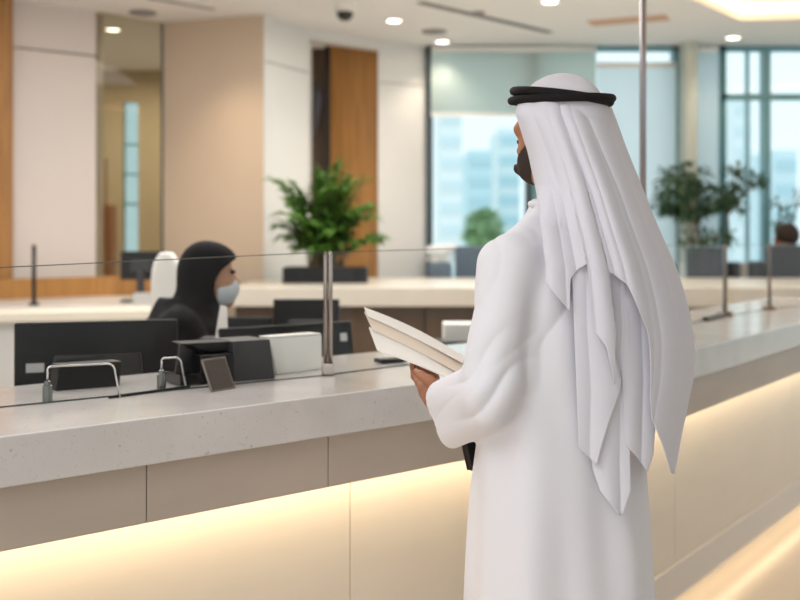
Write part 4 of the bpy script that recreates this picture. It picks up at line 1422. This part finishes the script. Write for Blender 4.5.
bushy('indoor_tree', tb_, [(at(676, 180, 9.2), 0.17), (at(692, 178, 9.3), 0.17), (at(668, 204, 9.2), 0.14), (at(688, 205, 9.1), 0.18), (at(708, 200, 9.2), 0.15), (at(722, 195, 9.2), 0.12), (at(675, 190, 9.0), 0.14)],
      'dense green indoor tree right of the man before the windows', 150, 0.085, 0.04, LEAFD, trunk=at(697, 225, 9.2), seed=4)
bushy('leafy_branch_plant', at(728, 246, 9.35), [(at(739, 184, 9.35), 0.07), (at(752, 178, 9.35), 0.06), (at(762, 180, 9.35), 0.035), (at(732, 192, 9.35), 0.07), (at(740, 207, 9.35), 0.05), (at(730, 172, 9.35), 0.04), (at(739, 168, 9.35), 0.04)],
      'sparse branching plant between the tall mullions at right', 110, 0.08, 0.035, LEAFD, trunk=at(727, 215, 9.35), seed=9)
bushy('low_bush', at(700, 246, 9.0), [(at(690, 239, 9.0), 0.09), (at(705, 237, 9.0), 0.10), (at(718, 239, 9.0), 0.08), (at(730, 235, 9.0), 0.05)],
      'low green bush filling the top of the tall grey planter', 70, 0.09, 0.035, LEAFD, seed=12)
bushy('edge_plant', at(781, 263, 9.64), [(at(778, 205, 9.5), 0.07), (at(788, 212, 9.5), 0.06), (at(800, 198, 9.5), 0.09), (at(777, 222, 9.5), 0.06)],
      'sparse plant behind the seated figure at the right edge', 60, 0.07, 0.03, LEAFD, seed=15)
pt2 = at(728, 247, 9.35)
pot(728, 262, 273, 9.35, 0.1, 0.08, 'slim grey planter of the sparse branching plant')
pot(781, 262, 273, 9.64, 0.08, 0.06, 'slim grey planter behind the right armchair, under the sparse edge plant')
# tree outside
bushy('street_tree', (at(484, 262, 30).x, 30, -14), [(at(484, 222, 30), 0.45), (at(480, 235, 30), 0.4), (at(488, 238, 30), 0.4)], 'small green tree outside the window left of the man', 260, 0.22, 0.14, mat('leaf_pale', (160, 190, 140), 0.6), trunk=at(484, 245, 30), seed=21)

# ------------------------------------------------------------------ lounge furniture
def armchair(px0, px1, pyt, depth, m, label, floor_legs=True):
    a = at(px0, pyt, depth); b = at(px1, pyt, depth)
    cx = (a.x + b.x) / 2; w = b.x - a.x
    r = empty('lounge_chair', (cx, depth, 0), label, 'chair', 'lounge chairs by the windows')
    G().box((cx, depth, (a.z + 0.4) / 2), w, 0.12, a.z - 0.4).obj('backrest', m, r, bevel=0.03, segs=3)
    G().box((cx, depth + 0.24, 0.5), w * 0.8, 0.36, 0.18).obj('seat', m, r, bevel=0.03, segs=3)
    for s in (-1, 1):
        G().box((cx + s * (w / 2 - 0.035), depth + 0.24, 0.6), 0.05, 0.36, 0.24).obj('armrest', m, r, bevel=0.02, segs=3)
        for yy in (0.0, 0.4):
            G().box((cx + s * (w / 2 - 0.05), depth + yy, 0.21), 0.04, 0.04, 0.42).obj('leg', DSTEEL, r)
    return r
armchair(767, 812, 245, 9.05, SEATG, 'dark grey high-backed chair at the right edge with seated person')
armchair(749, 764, 261, 9.1, SEATG, 'low dark grey chair left of the seated person at right')
armchair(455, 487, 246, 9.3, SEATB, 'slate blue lounge chair by the window left of the man')
armchair(427, 452, 262, 8.98, SEATB, 'slate blue low lounge chair beside the white wall, left of its pair')
lt = empty('lounge_table', (at(442, 245, 9.55).x, 9.57, 0), 'white round lounge table stacked with white cushions by the window', 'table')
p = at(442, 258, 9.57)
G().lathe((p.x, 9.57, 0), [(0.13, 0), (0.13, 0.02), (0.03, 0.05), (0.03, p.z - 0.03), (0.15, p.z - 0.02), (0.15, p.z)], 24).obj('table_body', WHITEP, lt, smooth=False)
F = Field().add(f_ell((p.x - 0.03, 9.57, p.z + 0.06), (0.12, 0.09, 0.06))).add(f_ell((p.x + 0.07, 9.56, p.z + 0.08), (0.08, 0.08, 0.05)), 0.02)
V, Q = F.mesh(0.012)
cu = mk('cushion', V, Q, mat('cushion_white', (230, 232, 234), 0.9), origin=(p.x, 9.57, p.z), smooth=True)
tag(cu, 'soft white cushion on the lounge table left of the man', 'cushion')

# person in the lounge: back of a dark haired head above the chair
hp_ = at(786, 238, 9.25)
F = Field()
F.add(f_ell(hp_, (0.085, 0.1, 0.115)))
F.add(f_ell(Vector(hp_) + Vector((-0.085, 0.02, -0.02)), (0.015, 0.025, 0.035)), 0.01)
F.add(f_ell(Vector(hp_) + Vector((0.085, 0.02, -0.02)), (0.015, 0.025, 0.035)), 0.01)
F.add(f_cap(Vector(hp_) - Vector((0, 0, .05)), Vector(hp_) - Vector((0, -.02, .2)), 0.055, 0.06), 0.03)
zt = hp_.z
F.add(f_loft(hp_.x, hp_.y + 0.04, (1, 0), (0, 1), [0.6, 0.8, 1.0, zt - 0.26, zt - 0.18], [0.17, 0.16, 0.18, 0.18, 0.07], [0.12, 0.11, 0.11, 0.09, 0.06]), 0.04)
for s in (-1, 1):
    F.add(f_cap((hp_.x + s * .19, hp_.y + .04, zt - .26), (hp_.x + s * .22, hp_.y + .1, 0.85), .055, .045), .04)
    F.add(f_cap((hp_.x + s * .22, hp_.y + .1, 0.85), (hp_.x + s * .12, hp_.y + .34, 0.8), .045, .03), .02)
    F.add(f_cap((hp_.x + s * .09, hp_.y + .05, 0.68), (hp_.x + s * .1, hp_.y + .5, 0.68), .085, .06), .04)
    F.add(f_cap((hp_.x + s * .1, hp_.y + .5, 0.68), (hp_.x + s * .1, hp_.y + .52, 0.06), .06, .045), .03)
V, Q = F.mesh(0.012)
far = mk('person', V, Q, SKIN, origin=(hp_.x, hp_.y, 0), smooth=True)
tag(far, 'dark haired person seated at the right edge, only head above the chair', 'person')
F = Field().add(f_ell(Vector(hp_) + Vector((0.008, -0.012, 0.022)), (0.098, 0.105, 0.108)))
V, Q = F.mesh(0.01)
mk('hair', V, Q, HAIR, far, smooth=True)
F = Field()
F.add(f_loft(hp_.x, hp_.y + 0.04, (1, 0), (0, 1), [0.6, 0.8, 1.0, zt - 0.25, zt - 0.15], [0.19, 0.18, 0.2, 0.2, 0.075], [0.14, 0.13, 0.13, 0.11, 0.07]))
V, Q = F.mesh(0.014)
mk('shirt', V, Q, SEATB, far, smooth=True)

# white low wall piece in the lounge
lw = G().box((at(745, 270, 9.6).x, 9.62, 0.6), 1.1, 0.1, 1.2).obj('trim_9', WALLW)
struct(lw)

# display on the recess wall
p = at(314, 112, 9.7)
dsp = empty('wall_display', (p.x, p.y, p.z), 'dark angled display screen in the oak recess', 'display')
G().slab([at(306, 84, 9.86), at(318, 84, 9.72), at(323, 98, 9.7), at(314, 142, 9.72)], (-0.02, 0.03, 0)).obj('display_panel', mat('display_dark', (34, 33, 40), 0.7), dsp, bevel=0.004)
G().slab([at(318, 90, 9.70), at(323, 97, 9.69), at(318, 120, 9.69), at(315, 136, 9.70)], (-0.004, 0.008, 0)).obj('bluish_edge', mat('display_pale', (84, 82, 98), 0.7), dsp)  # paler bluish edge of the display

# ------------------------------------------------------------------ ceiling fittings
def ceil_pt(px, py):
    return at(px, py, FPX * (CZ - H) / (235 - py))
def downlight(px, py, label, power):
    p = ceil_pt(px, py)
    r = empty('downlight', p, label, 'ceiling light', 'round recessed downlights')
    G().lathe((p.x, p.y, CZ), [(0.075, -0.001), (0.075, -0.008), (0.058, -0.012), (0.056, -0.001)], 24).obj('trim_ring', WHITEP, r, smooth=True)
    G().lathe((p.x, p.y, CZ), [(0.055, -0.002), (0.055, -0.007)], 24).obj('lamp', LAMP, r)
    d = bpy.data.lights.new('downlight_beam', 'SPOT')
    d.energy = power; d.spot_size = 1.9; d.spot_blend = 0.8; d.color = (1, 0.84, 0.66); d.shadow_soft_size = 0.05
    o = bpy.data.objects.new('downlight_beam', d); COL.objects.link(o)
    o.location = (p.x, p.y, CZ - 0.03)
downlight(394, 20, 'bright round downlight in the ceiling right of the dome camera', 25)
downlight(442, 41, 'small round downlight above the dark window jamb', 20)
downlight(550, 1, 'round downlight at the very top above the man', 25)
downlight(733, 37, 'round downlight under the coffer edge at upper right', 20)
p = ceil_pt(113, 28.5)
p = Vector((-2.35, 9.9, CZ))
downlight(113, 235 - FPX * (CZ - H) / 8.95, 'round downlight seen through the tinted glass at left', 30)

# wall washer lamps that brighten the beige wall
for px, dp in ((215, 7.95),):
    q = plan(px, dp)
    d = bpy.data.lights.new('wall_washer', 'SPOT'); d.energy = 38; d.spot_size = 1.5; d.spot_blend = 1.0; d.color = (1, 0.8, 0.58); d.shadow_soft_size = 0.08
    o = bpy.data.objects.new('wall_washer', d); COL.objects.link(o); o.location = (q.x, q.y, CZ - 0.03)
    o.rotation_euler = (0.15, 0, 0)

p = ceil_pt(345, 4)
dm = empty('dome_camera', p, 'small white and black dome camera on the ceiling', 'camera')
G().lathe((p.x, p.y, CZ), [(0.076, -0.0005), (0.076, -0.05), (0.068, -0.06)], 24).obj('housing', WHITEP, dm, smooth=False)
G().lathe((p.x, p.y, CZ), [(0.062, -0.06), (0.056, -0.092), (0.038, -0.114), (0.006, -0.122)], 24).obj('dome', GLOSSB, dm, smooth=True)

def ceiling_strip(pa, pb, w, m, name, label, cat, grp=None):
    a, b = ceil_pt(*pa), ceil_pt(*pb)
    d = (b - a).normalized(); n = Vector((-d.y, d.x, 0)) * w
    o = G().slab([a - n / 2 - Vector((0, 0, .001)), b - n / 2 - Vector((0, 0, .001)), b + n / 2 - Vector((0, 0, .001)), a + n / 2 - Vector((0, 0, .001))], (0, 0, -0.006)).obj(name, m, origin=a)
    tag(o, label, cat, grp)
    return o
SLOT = mat('slot_grey', (128, 126, 126), 0.7)
ceiling_strip((420, 2), (550, 32), 0.07, SLOT, 'slot_diffuser', 'long grey slot diffuser across the ceiling above the window', 'air diffuser', 'ceiling slot diffusers')
ceiling_strip((150, -2), (214, 9), 0.06, mat('slot_pale', (176, 172, 170), 0.7), 'slot_diffuser', 'pale slot diffuser near the top left above the beige wall', 'air diffuser', 'ceiling slot diffusers')
VENT = mat('vent_pale', (150, 146, 146), 0.7)
def vent(px, py, rr, label):
    p = ceil_pt(px, py)
    o = G().lathe((p.x, p.y, CZ), [(rr, -0.001), (rr, -0.012), (rr * 0.7, -0.02)], 20).obj('ceiling_vent', VENT, origin=p)
    tag(o, label, 'vent', 'ceiling vents')
vent(143, 12, 0.1, 'round grey ceiling vent above the tinted glass at left')
vent(434, 31, 0.1, 'round grey ceiling vent just behind the small downlight')
vent(478, 12, 0.05, 'small round ceiling vent beneath the long slot diffuser')
ceiling_strip((590, 23), (668, 17), 0.22, mat('warm_slot', (214, 172, 138), 0.6), 'wooden_baffle', 'tan rectangular ceiling baffle beside the tall post', 'ceiling panel')
# something tan on the inner room shelf, seen through the tinted glass
q = plan(106, 9.6)
sv = empty('side_cabinet', (q.x, q.y, 0), 'brown cabinet with a thin lamp seen through the tinted glass', 'cabinet')
G().box((q.x, q.y, 0.85), 0.14, 0.2, 1.7).obj('cabinet_body', mat('cabinet_brown', (176, 128, 96), 0.6), sv, bevel=0.005)
G().tube([(q.x, q.y, 1.70), (q.x, q.y, 2.1)], 0.012, 8).obj('lamp_stem', mat('stem_tan', (170, 140, 110), 0.5), sv)
